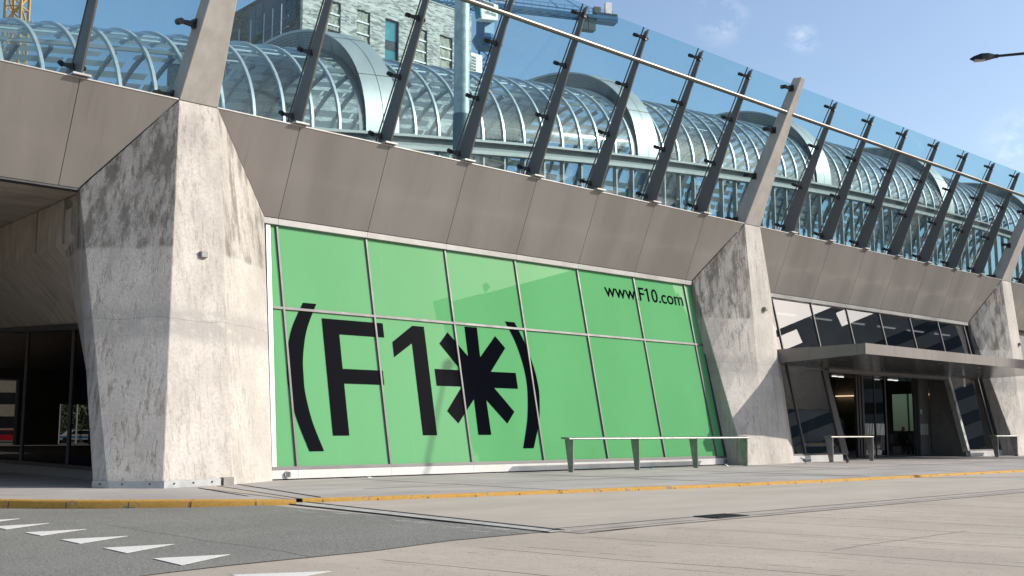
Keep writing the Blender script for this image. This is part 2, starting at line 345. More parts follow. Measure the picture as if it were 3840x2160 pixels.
# -- things behind
M['rib'] = plain('vault_rib_paint', (0.50, 0.51, 0.51), 0.4, 0.3, 0.06)
M['collar'] = plain('silver_collar_panel', (0.40, 0.405, 0.395), 0.42, 0.25, 0.03, 0.8)
M['collar_dark'] = plain('grey_louvre_paint', (0.15, 0.155, 0.16), 0.5, 0.3, 0.1)
M['lining'] = plain('blue_grey_roof_lining', (0.15, 0.17, 0.185), 0.6, 0.1, 0.1, 0.8)
M['strut'] = plain('shaded_strut_tone', (0.10, 0.115, 0.125), 0.55, 0.1)  # rear ribs share the rib paint; their shade is put into this colour
def shade_board():
    k = NM('translucent_shading_board'); n = k.noise(k.pos((0.4, 1, 1)), 0.8, 4, 0.6)
    c = k.mixc(k.mr(n, 0.3, 0.7), (0.62, 0.58, 0.50), (0.76, 0.72, 0.64)); k.set(c, 0.8, 0, 0.1)
    tl = k.n.new('ShaderNodeBsdfTranslucent'); k.l.new(c, tl.inputs[0])
    mx = k.n.new('ShaderNodeMixShader'); mx.inputs[0].default_value = 0.5
    k.l.new(k.b.outputs[0], mx.inputs[1]); k.l.new(tl.outputs[0], mx.inputs[2]); k.l.new(mx.outputs[0], k.out.inputs[0]); return k.m
M['fabric'] = shade_board()
M['gutter'] = plain('grey_gutter_paint', (0.27, 0.268, 0.262), 0.5, 0.2)
M['slat'] = plain('pale_louvre_board', (0.74, 0.70, 0.62), 0.65, 0, 0.1, 1.2)
M['dark_grey'] = plain('dark_grey_paint', (0.10, 0.10, 0.10), 0.6, 0.1)
M['mid_grey'] = plain('mid_grey_panel', (0.25, 0.24, 0.235), 0.55, 0.2)
M['door_panel'] = plain('grey_reveal_panel', (0.25, 0.24, 0.235), 0.5, 0.25)
M['soffit_metal'] = plain('canopy_soffit_sheet', (0.24, 0.235, 0.23), 0.22, 0.75, 0.04)
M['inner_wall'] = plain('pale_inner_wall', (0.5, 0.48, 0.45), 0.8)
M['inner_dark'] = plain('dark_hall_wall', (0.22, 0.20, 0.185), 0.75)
M['white'] = plain('white_laminate', (0.75, 0.75, 0.73), 0.4)
M['pole'] = plain('weathered_pale_pole', (0.44, 0.47, 0.46), 0.5, 0.25, 0.22, 3.5)
M['pole_dark'] = plain('blue_grey_lower_pole', (0.10, 0.135, 0.155), 0.5, 0.2)
M['crane_blue'] = plain('crane_blue_paint', (0.035, 0.13, 0.26), 0.5, 0.1, 0.15, 0.6)
M['crane_yellow'] = plain('crane_orange_paint', (0.62, 0.30, 0.07), 0.5, 0.1, 0.12, 0.6)
M['crane_white'] = plain('crane_white_panel', (0.78, 0.79, 0.80), 0.5)
M['ballast'] = plain('ballast_concrete', (0.10, 0.12, 0.14), 0.8)
M['lamp_black'] = plain('black_lamp_housing', (0.012, 0.012, 0.014), 0.45, 0.2)
M['lamp_glass'] = plain('lamp_lens', (0.35, 0.36, 0.36), 0.2)
M['light_green'] = plain('grass_green_poster', (0.13, 0.26, 0.03), 0.6, 0, 0.25, 2)
M['pigeon'] = plain('pigeon_grey', (0.12, 0.125, 0.14), 0.7, 0, 0.4, 18)
M['pigeon_dark'] = plain('pigeon_dark', (0.03, 0.032, 0.04), 0.6)
M['pigeon_pale'] = plain('pigeon_pale_wing', (0.36, 0.36, 0.37), 0.7)
M['pink'] = plain('pigeon_leg', (0.35, 0.08, 0.06), 0.6)
M['window_blue'] = plain('teal_window', (0.03, 0.20, 0.25), 0.12, 0.2, 0.2, 0.3)
M['window_dark'] = plain('dark_window_glass', (0.035, 0.04, 0.045), 0.12, 0.3)
M['opp_wall'] = plain('office_tower_cladding', (0.34, 0.32, 0.30), 0.7, 0, 0.2, 0.1)
M['opp_beige'] = plain('beige_render', (0.42, 0.37, 0.30), 0.8)
M['car_red'] = plain('red_car_paint', (0.45, 0.02, 0.02), 0.3)
M['leaf'] = plain('hedge_leaf', (0.05, 0.085, 0.025), 0.7, 0, 0.4, 1.0)
M['litter'] = plain('pale_litter_paper', (0.6, 0.65, 0.66), 0.7)
M['blue_litter'] = plain('blue_litter_plastic', (0.05, 0.3, 0.6), 0.5)
M['skin'] = plain('skin', (0.45, 0.27, 0.19), 0.6)
M['cloth_dark'] = plain('dark_clothing', (0.02, 0.02, 0.024), 0.85)
M['cloth_red'] = plain('dark_red_seat', (0.20, 0.02, 0.02), 0.6)
def emit(name, c, s):
    k = NM(name); k.b.inputs['Emission Color'].default_value = c + (1,); k.b.inputs['Emission Strength'].default_value = s
    k.b.inputs['Base Color'].default_value = c + (1,); return k.m
M['warm_light'] = emit('warm_strip', (1.0, 0.72, 0.45), 0.9)
M['tube_light'] = emit('fluorescent_tube', (1.0, 0.98, 0.94), 0.9)
def foil():
    k = NM('crumpled_window_wrap'); n = k.noise(k.pos((1, 1, 0.6)), 2.2, 6, 0.6, 0.8)
    c = k.mixc(k.mr(n, 0.35, 0.65), (0.24, 0.22, 0.17), (0.36, 0.335, 0.27))
    k.bump(n, 0.8, 0.15); return k.set(c, 0.5, 0, 0.4)
M['foil'] = foil()
def brick(name, dark=False):
    k = NM(name)
    cmb = k.n.new('ShaderNodeCombineXYZ'); X, Y, Z = k.xyz()
    k.l.new(k.math('ADD', X, Y), cmb.inputs[0]); k.l.new(Z, cmb.inputs[1])
    b = k.n.new('ShaderNodeTexBrick'); k.l.new(cmb.outputs[0], b.inputs['Vector'])
    b.inputs['Scale'].default_value = 1.0; b.inputs['Brick Width'].default_value = 0.42; b.inputs['Row Height'].default_value = 0.13
    b.inputs['Mortar Size'].default_value = 0.012; b.inputs['Bias'].default_value = -0.1
    b.inputs['Color1'].default_value = (0.70, 0.65, 0.59, 1); b.inputs['Color2'].default_value = (0.09, 0.09, 0.09, 1); b.inputs['Mortar'].default_value = (0.46, 0.46, 0.45, 1)
    n = k.noise(k.pos((0.6, 0.6, 2.5)), 1.1, 6, 0.7)
    c = k.mixc(k.mr(n, 0.50, 0.66), b.outputs[0], (0.76, 0.71, 0.65))
    if dark: c = k.mixc(1.0, c, (0.22, 0.21, 0.2), 'MULTIPLY')  # side wall is the same brick, multiplied darker
    k.bump(b.outputs['Fac'], 0.3, 0.02); return k.set(c, 0.85, 0, 0.2)
M['brick'] = brick('mottled_white_brick'); M['brick_dark'] = brick('darkened_brick', True)

# ------------------------------------------------------------------ mesh helpers
class MB:
    def __init__(s): s.v = []; s.f = []; s.mi = []; s.cur = 0
    def add(s, vs, fs):
        b = len(s.v); s.v += [tuple(p) for p in vs]
        for f in fs: s.f.append(tuple(i + b for i in f)); s.mi.append(s.cur)
        return s
    def box(s, x0, x1, y0, y1, z0, z1):
        return s.hexa([(x0, y0, z0), (x1, y0, z0), (x1, y1, z0), (x0, y1, z0)], [(x0, y0, z1), (x1, y0, z1), (x1, y1, z1), (x0, y1, z1)])
    def hexa(s, a, b):
        n = len(a); fs = [tuple(range(n - 1, -1, -1)), tuple(range(n, 2 * n))]
        fs += [(i, (i + 1) % n, n + (i + 1) % n, n + i) for i in range(n)]
        return s.add(list(a) + list(b), fs)
    def prism(s, pts, vec):
        v = Vector(vec); return s.hexa([Vector(p) for p in pts], [Vector(p) + v for p in pts])
    def face(s, pts): return s.add(pts, [tuple(range(len(pts)))])
    def tube(s, p0, p1, r0, r1=None, n=12, cap=True):
        p0, p1 = Vector(p0), Vector(p1); r1 = r0 if r1 is None else r1
        d = (p1 - p0).normalized(); a = d.orthogonal().normalized(); b = d.cross(a)
        vs = []
        for p, r in ((p0, r0), (p1, r1)):
            for i in range(n):
                t = 2 * math.pi * i / n; vs.append(p + a * (r * math.cos(t)) + b * (r * math.sin(t)))
        fs = [(i, (i + 1) % n, n + (i + 1) % n, n + i) for i in range(n)]
        if cap: fs += [tuple(range(n - 1, -1, -1)), tuple(range(n, 2 * n))]
        return s.add(vs, fs)
    def bar(s, p0, p1, wa, wb, up=(0, 0, 1)):
        p0, p1 = Vector(p0), Vector(p1); d = (p1 - p0).normalized(); u = Vector(up)
        a = d.cross(u)
        if a.length < 1e-4: a = d.orthogonal()
        a.normalize(); b = a.cross(d).normalized()
        q = [a * wa / 2 + b * wb / 2, -a * wa / 2 + b * wb / 2, -a * wa / 2 - b * wb / 2, a * wa / 2 - b * wb / 2]
        return s.hexa([p0 + x for x in q], [p1 + x for x in q])
    def sweep(s, rings, closed=True, cap=True):
        n = len(rings[0]); vs = [p for r in rings for p in r]; fs = []
        for j in range(len(rings) - 1):
            for i in range(n if closed else n - 1):
                a = j * n + i; b = j * n + (i + 1) % n; fs.append((a, b, b + n, a + n))
        if cap and closed: fs += [tuple(range(n - 1, -1, -1)), tuple((len(rings) - 1) * n + i for i in range(n))]
        return s.add(vs, fs)
    def mesh(s, name, mats, smooth=False, angle=35):
        me = bpy.data.meshes.new(name); me.from_pydata([tuple(p) for p in s.v], [], s.f)
        for m in (mats if isinstance(mats, (list, tuple)) else [mats]): me.materials.append(m)
        for p, i in zip(me.polygons, s.mi): p.material_index = i
        me.update(); me.validate()
        import bmesh
        bm = bmesh.new(); bm.from_mesh(me); bmesh.ops.recalc_face_normals(bm, faces=bm.faces); bm.to_mesh(me); bm.free()
        if smooth:
            for p in me.polygons: p.use_smooth = True
            try: me.set_sharp_from_angle(angle=R(angle))
            except Exception: pass
        return me
    def obj(s, name, mats, parent=None, smooth=False, loc=None, angle=35):
        return link(name, s.mesh(name, mats, smooth, angle), parent, loc)
def link(name, me, parent=None, loc=None):
    o = bpy.data.objects.new(name, me); col.objects.link(o)
    if parent is not None: o.parent = parent
    if loc is not None: o.location = loc
    return o
def tag(o, label=None, cat=None, group=None, kind=None):
    if label: o['label'] = label
    if cat: o['category'] = cat
    if group: o['group'] = group
    if kind: o['kind'] = kind
    return o
def thing(name, label, cat, loc=(0, 0, 0), group=None, rz=0):
    o = bpy.data.objects.new(name, None); col.objects.link(o); o.location = loc; o.rotation_euler = (0, 0, rz)
    o.empty_display_size = 0.3
    return tag(o, label, cat, group)
def bevel(o, wd=0.01, seg=2):
    m = o.modifiers.new('bevel', 'BEVEL'); m.width = wd; m.segments = seg; m.limit_method = 'ANGLE'; m.angle_limit = R(40); return o

# ------------------------------------------------------------------ layout numbers
X0, S = 11.5707, 2.8024
XN = lambda n: X0 + n * S
TY, TZ = 23.40, 8.855      # top edge of the cladding
BY, BZ = 24.344, 6.621     # bottom edge of the cladding
def fasc(z): return TY + (TZ - z) / (TZ - BZ) * (BY - TY)
WY0, WZ0, WY1, WZ1 = 23.148, 0.261, 24.456, 6.455   # sloping shop window plane
WL = math.hypot(WY1 - WY0, WZ1 - WZ0); WS = Vector((0, (WY1 - WY0) / WL, (WZ1 - WZ0) / WL)); WN = Vector((0, -WS.z, WS.y))
def WP(x, v, o=0.0): return Vector((x, WY0, WZ0)) + WS * v + WN * o
VT = 4.068                 # transom along the slope
def zroad(x): 
    t = min(1, max(0, (11 - x) / 4.0)); return -0.06 - 0.05 * t

# ------------------------------------------------------------------ ground, road, pavement
g = MB(); g.box(-700, 900, -700, 900, -0.6, -0.2)
tag(g.obj('ground', M['lane']), kind='structure')
def sheet(name, mat, polyfn, dz):
    o = polyfn.obj(name, mat); return tag(o, kind='structure')
KERB_L = [(-3, 36), (0.5, 30), (3.2, 24.5), (4.9, 21.3), (6.308, 19.364), (7.1, 18.4), (7.649, 17.861), (8.667, 17.069), (9.3, 16.72), (9.841, 16.50), (10.14, 16.38)]
KERB_R = [(10.40, 16.60), (11.0, 16.42), (11.675, 16.231), (13.5, 15.86), (15.742, 15.5), (19.545, 14.9), (25.3, 14.4), (34.5, 14.12), (50, 14.1), (120, 14.1)]
# road sheet: grooved concrete in front, a smooth lane behind the channel
def strip_grid(name, mat, xs, y0, y1, dz, kind='structure'):
    m = MB(); pts = []
    for x in xs: pts += [(x, y0(x) if callable(y0) else y0, zroad(x) + dz), (x, y1(x) if callable(y1) else y1, zroad(x) + dz)]
    m.add(pts, [(2 * i, 2 * i + 2, 2 * i + 3, 2 * i + 1) for i in range(len(xs) - 1)])
    return tag(m.obj(name, mat), kind=kind)
xs_all = [-200, -60, -20, 0, 3, 5, 7, 8, 9, 9.7, 10.2, 11, 13, 16, 20, 30, 45, 70, 120, 250]
strip_grid('road', M['road'], xs_all, -200, lambda x: 9.9 if x <= 9.7 else 9.25, 0.0)
strip_grid('lane', M['lane'], [9.7, 10.2, 11, 13, 16, 20, 30, 45, 70, 120, 250], 9.25, 17.6, -0.002)
strip_grid('road_behind', M['asphalt'], [-200, -60, -20, -5, 0, 5, 9.7], 9.9, 60, -0.004)
def kl(x):   # kerb line for the asphalt
    P = KERB_L
    for (a, b), (c, d) in zip(P, P[1:]):
        if a <= x <= c: return b + (x - a) / (c - a) * (d - b)
    return P[0][1] if x < P[0][0] else P[-1][1]
def ae(x):   # edge between asphalt and concrete road
    P = [(-60, 2.3), (-20, 6.6), (0, 8.85), (4.037, 9.34), (4.625, 9.46), (5.254, 9.56), (6.94, 9.66), (8.2, 9.84), (9.75, 9.74), (10.2, 9.7)]
    for (a, b), (c, d) in zip(P, P[1:]):
        if a <= x <= c: return b + (x - a) / (c - a) * (d - b)
    return P[-1][1]
strip_grid('asphalt', M['asphalt'], [-60, -20, -5, -3, 0, 0.5, 3.2, 4.037, 4.625, 4.9, 5.254, 6.3, 6.94, 7.1, 7.65, 8.2, 8.67, 9.3, 9.6], ae, lambda x: kl(x) + 0.05, 0.008)
# metal joint strip running from the kerb to the channel, with bare patches beside it
m = MB()
for (xa, xb, xc, xd, dz) in ((9.58, 9.86, 10.0, 10.42, 0.010),):
    m.face([(xa, 9.62, zroad(xa) + dz), (xb, 9.62, zroad(xb) + dz), (xd, 16.7, zroad(xd) + dz), (xc, 16.42, zroad(xc) + dz)])
tag(m.obj('joint_strip', M['strip']), kind='structure')
m = MB(); m.bar((9.87, 9.7, zroad(9.87) + 0.012), (10.43, 16.6, zroad(10.43) + 0.012), 0.05, 0.012)
m.bar((9.99, 16.4, zroad(10) + 0.012), (9.57, 9.65, zroad(9.57) + 0.012), 0.02, 0.012)
tag(m.obj('joint_filler', M['joint']), kind='structure')
# drainage channel along the lane
m = MB(); xs = [9.75, 11, 13, 16, 20, 30, 45, 70, 120]
pts = []
for x in xs: pts += [(x, 9.28, zroad(x) + 0.006), (x, 9.78, zroad(x) + 0.006)]
m.add(pts, [(2 * i, 2 * i + 2, 2 * i + 3, 2 * i + 1) for i in range(len(xs) - 1)])
tag(m.obj('drain_channel', M['channel']), kind='structure')
m = MB(); m.box(9.75, 120, 9.77, 9.83, -0.05, -0.049); m.box(9.75, 120, 9.44, 9.452, -0.0535, -0.0505); m.box(9.9, 120, 9.255, 9.275, -0.058, -0.0545)
tag(m.obj('channel_joint', M['joint']), kind='structure')
# pavement (mastic asphalt) up to the building
m = MB()
pl_ = [(-40, 90)] + [(-40, 36)] + KERB_L + [(10.27, 16.5)] + KERB_R + [(120, 90)]
top = [(x, y + 0.0, 0.035 if x < 9 else 0.0 if x > 10.2 else 0.035 * (10.2 - x) / 1.2) for x, y in pl_]
# simple fan of quads towards the building line so that the sheet stays clean
xs = []
pts = []; fs = []
line = [p for p in top if p[1] < 80]
for (x, y, z) in line: pts += [(x, y, z), (x if x > 3 else x + 0.0, max(y + 2.2, 20.5 if x > 8 else y + 2.2), z * 0.3), (x, 95, 0.0)]
for i in range(len(line) - 1):
    a = 3 * i; fs += [(a, a + 3, a + 4, a + 1), (a + 1, a + 4, a + 5, a + 2)]
m.add(pts, fs); tag(m.obj('pavement', M['pavement']), kind='structure')
# joint strips in the pavement
m = MB()
m.face([(10.735, 21.0, 0.006), (11.35, 21.45, 0.006), (10.42, 16.62, 0.006), (10.1, 16.42, 0.008)])
tag(m.obj('pavement_strip', M['lane']), kind='structure')
m = MB(); m.bar((11.4, 21.5, 0.007), (10.3, 16.5, 0.007), 0.035, 0.01); m.bar((12.1, 21.9, 0.007), (10.8, 16.6, 0.007), 0.02, 0.01); m.bar((10.72, 21.0, 0.007), (10.0, 17.7, 0.007), 0.02, 0.01)
for k in range(9):
    x = 15.6 + k * 5.3; m.box(x, x + 0.02, 15.2 if x < 19 else 14.6, 23.0, 0.003, 0.006)
m.box(13, 120, 18.4, 18.415, 0.003, 0.006)
tag(m.obj('pavement_joint', M['joint']), kind='structure')
# kerbs
def kerb(name, P, h0, wd, label):
    n = len(P); rings = []
    for i, (x, y) in enumerate(P):
        a = Vector(P[max(0, i - 1)]); b = Vector(P[min(n - 1, i + 1)]); d = (b - a).normalized(); nr = Vector((d.y, -d.x))
        zt = 0.037 if x < 9 else 0.002 if x > 10.2 else 0.002 + 0.035 * (10.2 - x) / 1.2
        zb = zroad(x) - 0.03
        pr = [(-0.02, zb), (-0.02, zt), (wd * 0.7, zt), (wd * 0.93, zt - 0.012), (wd, zt - 0.03), (wd + 0.02, zb)]
        rings.append([(x + nr.x * u, y + nr.y * u, z) for u, z in pr])
    m = MB(); m.sweep(rings); return tag(m.obj(name, M['kerb'], smooth=True, angle=50), kind='structure')
def dens(P, step=0.6):
    out = [P[0]]
    for a, b in zip(P, P[1:]):
        L = math.hypot(b[0] - a[0], b[1] - a[1]); k = max(1, int(min(L, 40) / step))
        out += [(a[0] + (b[0] - a[0]) * i / k, a[1] + (b[1] - a[1]) * i / k) for i in range(1, k + 1)]
    return out
kerb('kerb', KERB_L, 0.1, 0.17, '')
kerb('kerb', KERB_R, 0.06, 0.13, '')
for P, wd in ((KERB_L, 0.17), (KERB_R, 0.13)):
    m = MB(); acc = 0.35
    for a, b in zip(P, P[1:]):
        L = math.hypot(b[0] - a[0], b[1] - a[1]); d = Vector(((b[0] - a[0]) / L, (b[1] - a[1]) / L, 0)); nr = Vector((d.y, -d.x, 0)); q = acc
        while q < L and a[0] + d.x * q < 60:
            c = Vector((a[0], a[1], 0)) + d * q; zt = 0.0375 if c.x < 9 else 0.0025 if c.x > 10.2 else 0.0025 + 0.035 * (10.2 - c.x) / 1.2; zb = zroad(c.x)
            pr = [c + nr * -0.02 + Vector((0, 0, zb)), c + nr * -0.02 + Vector((0, 0, zt)), c + nr * (wd * 0.72) + Vector((0, 0, zt)), c + nr * (wd + 0.003) + Vector((0, 0, zt - 0.03)), c + nr * (wd + 0.024) + Vector((0, 0, zb))]
            m.prism(pr, d * (0.014 if c.x < 30 else 0.03)); q += 1.0
        acc = q - L
    tag(m.obj('kerb_joint', M['joint']), kind='structure')
# give-way triangles
TRI = [[(5.02, 16.55), (5.0, 16.0), (5.70, 16.6)], [(4.96, 15.45), (4.95, 14.9), (5.715, 15.5)], [(4.972, 14.30), (4.966, 13.72), (5.718, 14.23)], [(4.959, 13.08), (4.94, 12.45), (5.716, 12.97)],
       [(4.948, 11.83), (4.918, 11.17), (5.70, 11.69)], [(4.906, 10.52), (4.86, 9.81), (5.642, 10.32)], [(4.90, 8.95), (4.86, 8.25), (5.70, 8.55)]]
ORD = ['small white give-way triangle farthest from the camera at the left edge of the photo', 'white give-way triangle second farthest on the asphalt, partly cut by the photo edge',
       'white give-way triangle third farthest in the row on the asphalt', 'white give-way triangle in the middle of the row on the dark asphalt',
       'white give-way triangle next but one to the concrete edge on the asphalt', 'largest whole white give-way triangle, on the asphalt just before the concrete',
       'white give-way triangle painted on the pale concrete, cut by the bottom edge of the photo']
for t, lb in zip(TRI, ORD):
    m = MB(); dz = 0.016 if t[0][1] > 9.2 else 0.005
    m.prism([(x, y, zroad(x) + dz - 0.003) for x, y in t], (0, 0, 0.003))
    tag(m.obj('give_way_triangle', M['marking']), lb, 'road marking', 'give-way triangles on the road')
# drain grate
t = thing('drain_grate', 'black cast iron drain grate in the pale channel of the concrete road', 'drain grate', (13.0, 9.6, -0.055)); t.scale = (0.78, 0.82, 1)
m = MB(); m.box(-0.46, 0.46, -0.27, 0.27, 0, 0.004); m.obj('pit', M['rubber'], t)
m = MB()
for x in (-0.46, 0.42): m.box(x, x + 0.05, -0.27, 0.27, 0.004, 0.016)
for y in (-0.27, 0.23): m.box(-0.41, 0.42, y, y + 0.04, 0.004, 0.016)
for i in range(9): m.box(-0.37 + i * 0.088, -0.335 + i * 0.088, -0.23, 0.23, 0.005, 0.015)
m.box(-0.41, 0.42, -0.02, 0.02, 0.0051, 0.0156)
m.obj('grid', M['iron'], t)

# ------------------------------------------------------------------ piers
PIERS = [
 dict(n=0, g=[(9.106, 22.394), (9.287, 22.07), (10.149, 21.425), (11.949, 21.846), (13.60, 22.96), (13.62, 25.2), (10.55, 25.2)], tl=9.23, tr=13.95, x=(11.08, 12.067)),
 dict(n=8, g=[(31.70, 24.3), (31.74, 22.309), (33.248, 22.537), (35.05, 22.70), (35.70, 22.95), (36.4, 25.2), (31.9, 25.2)], tl=31.56, tr=36.54, x=(33.579, 34.554)),
 dict(n=16, g=[(54.10, 24.3), (54.16, 22.309), (55.67, 22.537), (57.47, 22.70), (58.12, 22.95), (58.8, 25.2), (54.3, 25.2)], tl=53.98, tr=58.96, x=(55.95, 57.0)),
]
PL = ['massive pale concrete pier with a metal foot strip, left of the green window', 'concrete pier with black stains between the green window and the entrance', 'concrete pier beyond the entrance canopy at the right edge']
for i, p in enumerate(PIERS):
    t = thing('concrete_pier', PL[i], 'concrete pier', (XN(p['n']), 23.0, 0), 'faceted concrete piers of the terminal')
    ox = Vector((XN(p['n']), 23.0, 0)); m = MB()
    G = [Vector((x, y, -0.05)) - ox for x, y in p['g']]
    xl, xr = p['x']
    e = 0.02
    T = [Vector((p['tl'] + 0.10, 24.79, 6.55)), Vector((p['tl'], BY - e, BZ - 0.02)), Vector((xl, TY - e, TZ + 0.0)), Vector((xr, TY - e, TZ + 0.0)), Vector((p['tr'], BY - e, BZ - 0.02)), Vector((p['tr'], 26, 6.55)), Vector((p['tl'] + 0.1, 26, 6.55))]
    if i > 0: T[0] = Vector((p['tl'] + 0.02, 24.9, 6.55))
    T = [q - ox for q in T]
    # subdivide the sides a little so the concrete edges read slightly uneven
    rows = 8; rings = []
    for j in range(rows + 1):
        f = j / rows; ring = []
        for a, b in zip(G, T):
            q = a.lerp(b, f)
            ring.append(q)
        rings.append(ring)
    m.sweep(rings)
    sh = m.obj('shaft', M['concrete'], t); bevel(sh, 0.018, 2)
    # leaning blade above the cladding
    m = MB(); cx = (xl + xr) / 2; hw = (xr - xl) / 2
    a = [(cx - hw, TY - e, TZ + 0.003), (cx + hw, TY - e, TZ + 0.003), (cx + hw, 24.02, TZ + 0.003), (cx - hw, 24.02, TZ + 0.003)]
    tw = 0.13
    b = [(cx - tw, 20.98, 14.02), (cx + tw, 20.98, 14.02), (cx + tw, 21.33, 14.07), (cx - tw, 21.33, 14.07)]
    m.hexa([Vector(q) - ox for q in a], [Vector(q) - ox for q in b])
    bevel(m.obj('blade', M['fin_concrete'], t), 0.015, 2)
    if i == 0:
        m = MB(); P = [(9.07, 22.38), (9.262, 22.04), (10.145, 21.395), (11.60, 21.735)]
        for a, b in zip(P, P[1:]):
            a3, b3 = Vector((a[0], a[1], 0)) - ox, Vector((b[0], b[1], 0)) - ox
            d = (b3 - a3).normalized(); nrm = Vector((d.y, -d.x, 0))
            m.prism([a3 + nrm * 0.012, b3 + nrm * 0.012, b3 + nrm * -0.03, a3 + nrm * -0.03], (0, 0, 0.15))
            L = (b3 - a3).length; k = max(1, int(L / 0.4))
            for q in range(k):
                c = a3 + d * ((q + 0.5) / k * L) + nrm * 0.012 + Vector((0, 0, 0.09))
                m.cur = 1; m.tube(c, c + nrm * 0.02, 0.018, n=8); m.cur = 0
        m.obj('base_skirt', [M['galv'], M['rubber']], t)
        m = MB(); a3, b3 = Vector((11.63, 21.74, 0)) - ox, Vector((11.93, 21.84, 0)) - ox
        m.prism([a3 + Vector((0.02, -0.05, 0)), b3 + Vector((0.02, -0.05, 0)), b3 + Vector((0, 0.1, 0)), a3 + Vector((0, 0.1, 0))], (0, 0, 0.17)); m.obj('mortar_patch', M['mid_grey'], t)
    # glass clamps on the shaded side of the blade
    for f in (0.04, 0.34, 0.65, 0.93):
        A = Vector((cx - hw, 24.02, TZ)); B = Vector((cx - tw, 21.33, 14.05)); q = A.lerp(B, f) - ox
        m = MB(); m.hexa([q + Vector((0.02, -0.22, -0.14)), q + Vector((0.02, -0.22, 0.10)), q + Vector((0.02, -0.02, 0.12)), q + Vector((0.02, -0.02, -0.10))],
                         [q + Vector((-0.05, -0.22, -0.14)), q + Vector((-0.05, -0.22, 0.10)), q + Vector((-0.05, -0.02, 0.12)), q + Vector((-0.05, -0.02, -0.10))])
        m.hexa([q + Vector((-0.05, -0.14, -0.08)), q + Vector((-0.05, -0.14, 0.06)), q + Vector((-0.05, -0.08, 0.06)), q + Vector((-0.05, -0.08, -0.08))],
               [q + Vector((-0.33, -0.06, -0.02)), q + Vector((-0.33, -0.06, 0.05)), q + Vector((-0.33, 0.0, 0.05)), q + Vector((-0.33, 0.0, -0.02))])
        m.tube(q + Vector((-0.33, -0.10, 0.0)), q + Vector((-0.33, 0.1, 0.03)), 0.075, n=14)
        m.obj('glass_clamp', M['clamp_steel'], t)
# flood lights on the piers
for i, (x, y, z) in enumerate([(11.45, 22.66, 5.13), (34.25, 23.09, 5.67), (56.9, 23.10, 5.59)]):
    t = thing('wall_light', ['small square flood light on the wide pier left of the green window', 'small square flood light on the pier between green window and entrance', 'small square flood light on the pier at the right edge'][i], 'wall light', (x, y, z), 'flood lights on the piers')
    m = MB(); m.box(-0.085, 0.085, -0.10, 0.02, -0.075, 0.075); bevel(m.obj('housing', M['mid_grey'], t), 0.015)
    m = MB(); m.box(-0.065, 0.065, -0.106, -0.098, -0.055, 0.055); m.obj('lens', M['lamp_glass'], t)
    m = MB(); m.box(-0.03, 0.03, 0.02, 0.14, -0.03, 0.03); m.obj('bracket', M['dark_grey'], t)

# ------------------------------------------------------------------ cladding band per bay
def band(name, label, n0, n1, xl_t, xl_b, xr_t, xr_b, soffit=False):
    t = thing(name, label, 'cladding', (XN((n0 + n1) / 2), TY, BZ), 'metal cladding bands over the bays')
    ox = Vector((XN((n0 + n1) / 2), TY, BZ))
    gap = 0.016
    inn = Vector((0, 0.09, 0.04))
    for n in range(n0, n1):
        a, b = XN(n), XN(n + 1)
        at, ab = (xl_t, xl_b) if n == n0 and xl_t is not None else (a, a)
        bt, bb = (xr_t, xr_b) if n == n1 - 1 and xr_t is not None else (b, b)
        pts = []
        # clip panel against the diagonal pier edges
        def edge(xt, xb, z): return xb + (xt - xb) * (z - BZ) / (TZ - BZ)
        L_t = max(a, xl_t) if xl_t is not None else a; L_b = max(a, xl_b) if xl_b is not None else a
        R_t = min(b, xr_t) if xr_t is not None else b; R_b = min(b, xr_b) if xr_b is not None else b
        poly = []
        lo = []; hi = []
        zs = [BZ + (TZ - BZ) * k / 24 for k in range(25)]
        Lp = []; Rp = []
        for z in zs:
            l = a + gap / 2; r = b - gap / 2
            if xl_t is not None: l = max(l, edge(xl_t, xl_b, z) + 0.012)
            if xr_t is not None: r = min(r, edge(xr_t, xr_b, z) - 0.012)
            if r - l > 0.002: Lp.append((l, z)); Rp.append((r, z))
        if not Lp: continue
        def thin(P):
            out = [P[0]]
            for k in range(1, len(P) - 1):
                d1 = (P[k][0] - P[k - 1][0]); d2 = (P[k + 1][0] - P[k][0])
                if abs(d1 - d2) > 1e-5: out.append(P[k])
            return out + [P[-1]]
        ring = thin(Lp)[::-1] + thin(Rp)
        m = MB(); m.prism([Vector((x, fasc(z), z)) - ox for x, z in ring], inn)
        m.obj('cladding_panel', M['cladding'], t)
    # backing behind the joints
    xa = xl_b if xl_b is not None else XN(n0); xb = xr_b if xr_b is not None else XN(n1)
    ta = xl_t if xl_t is not None else XN(n0); tb = xr_t if xr_t is not None else XN(n1)
    m = MB(); q = Vector((0, 0.05, 0.0))
    lo = min(xa, ta); hi = max(xb, tb)
    m.prism([Vector((ta, TY + 0.1, TZ - 0.02)) - ox, Vector((tb, TY + 0.1, TZ - 0.02)) - ox, Vector((xb, BY + 0.1, BZ + 0.02)) - ox, Vector((xa, BY + 0.1, BZ + 0.02)) - ox], (0, 0.05, 0.02))
    m.obj('backing', M['rubber'], t)
    m = MB(); m.box(ta - ox.x, tb - ox.x, -0.012, 0.75, TZ - BZ + 0.002, TZ - BZ + 0.03); m.obj('coping', M['coping'], t)
    return t
band('cladding_band', 'brushed grey metal cladding over the dark underpass on the left', -4, 0, None, None, 11.08, 9.23)
band('cladding_band', 'brushed grey metal cladding over the green shop window', 0, 8, 12.067, 13.95, 33.579, 31.56)
band('cladding_band', 'brushed grey metal cladding over the entrance canopy', 8, 16, 34.554, 36.54, 55.95, 53.98)
band('cladding_band', 'brushed grey metal cladding right of the last pier at the edge', 16, 24, 57.0, 58.96, 78.4, 76.4)

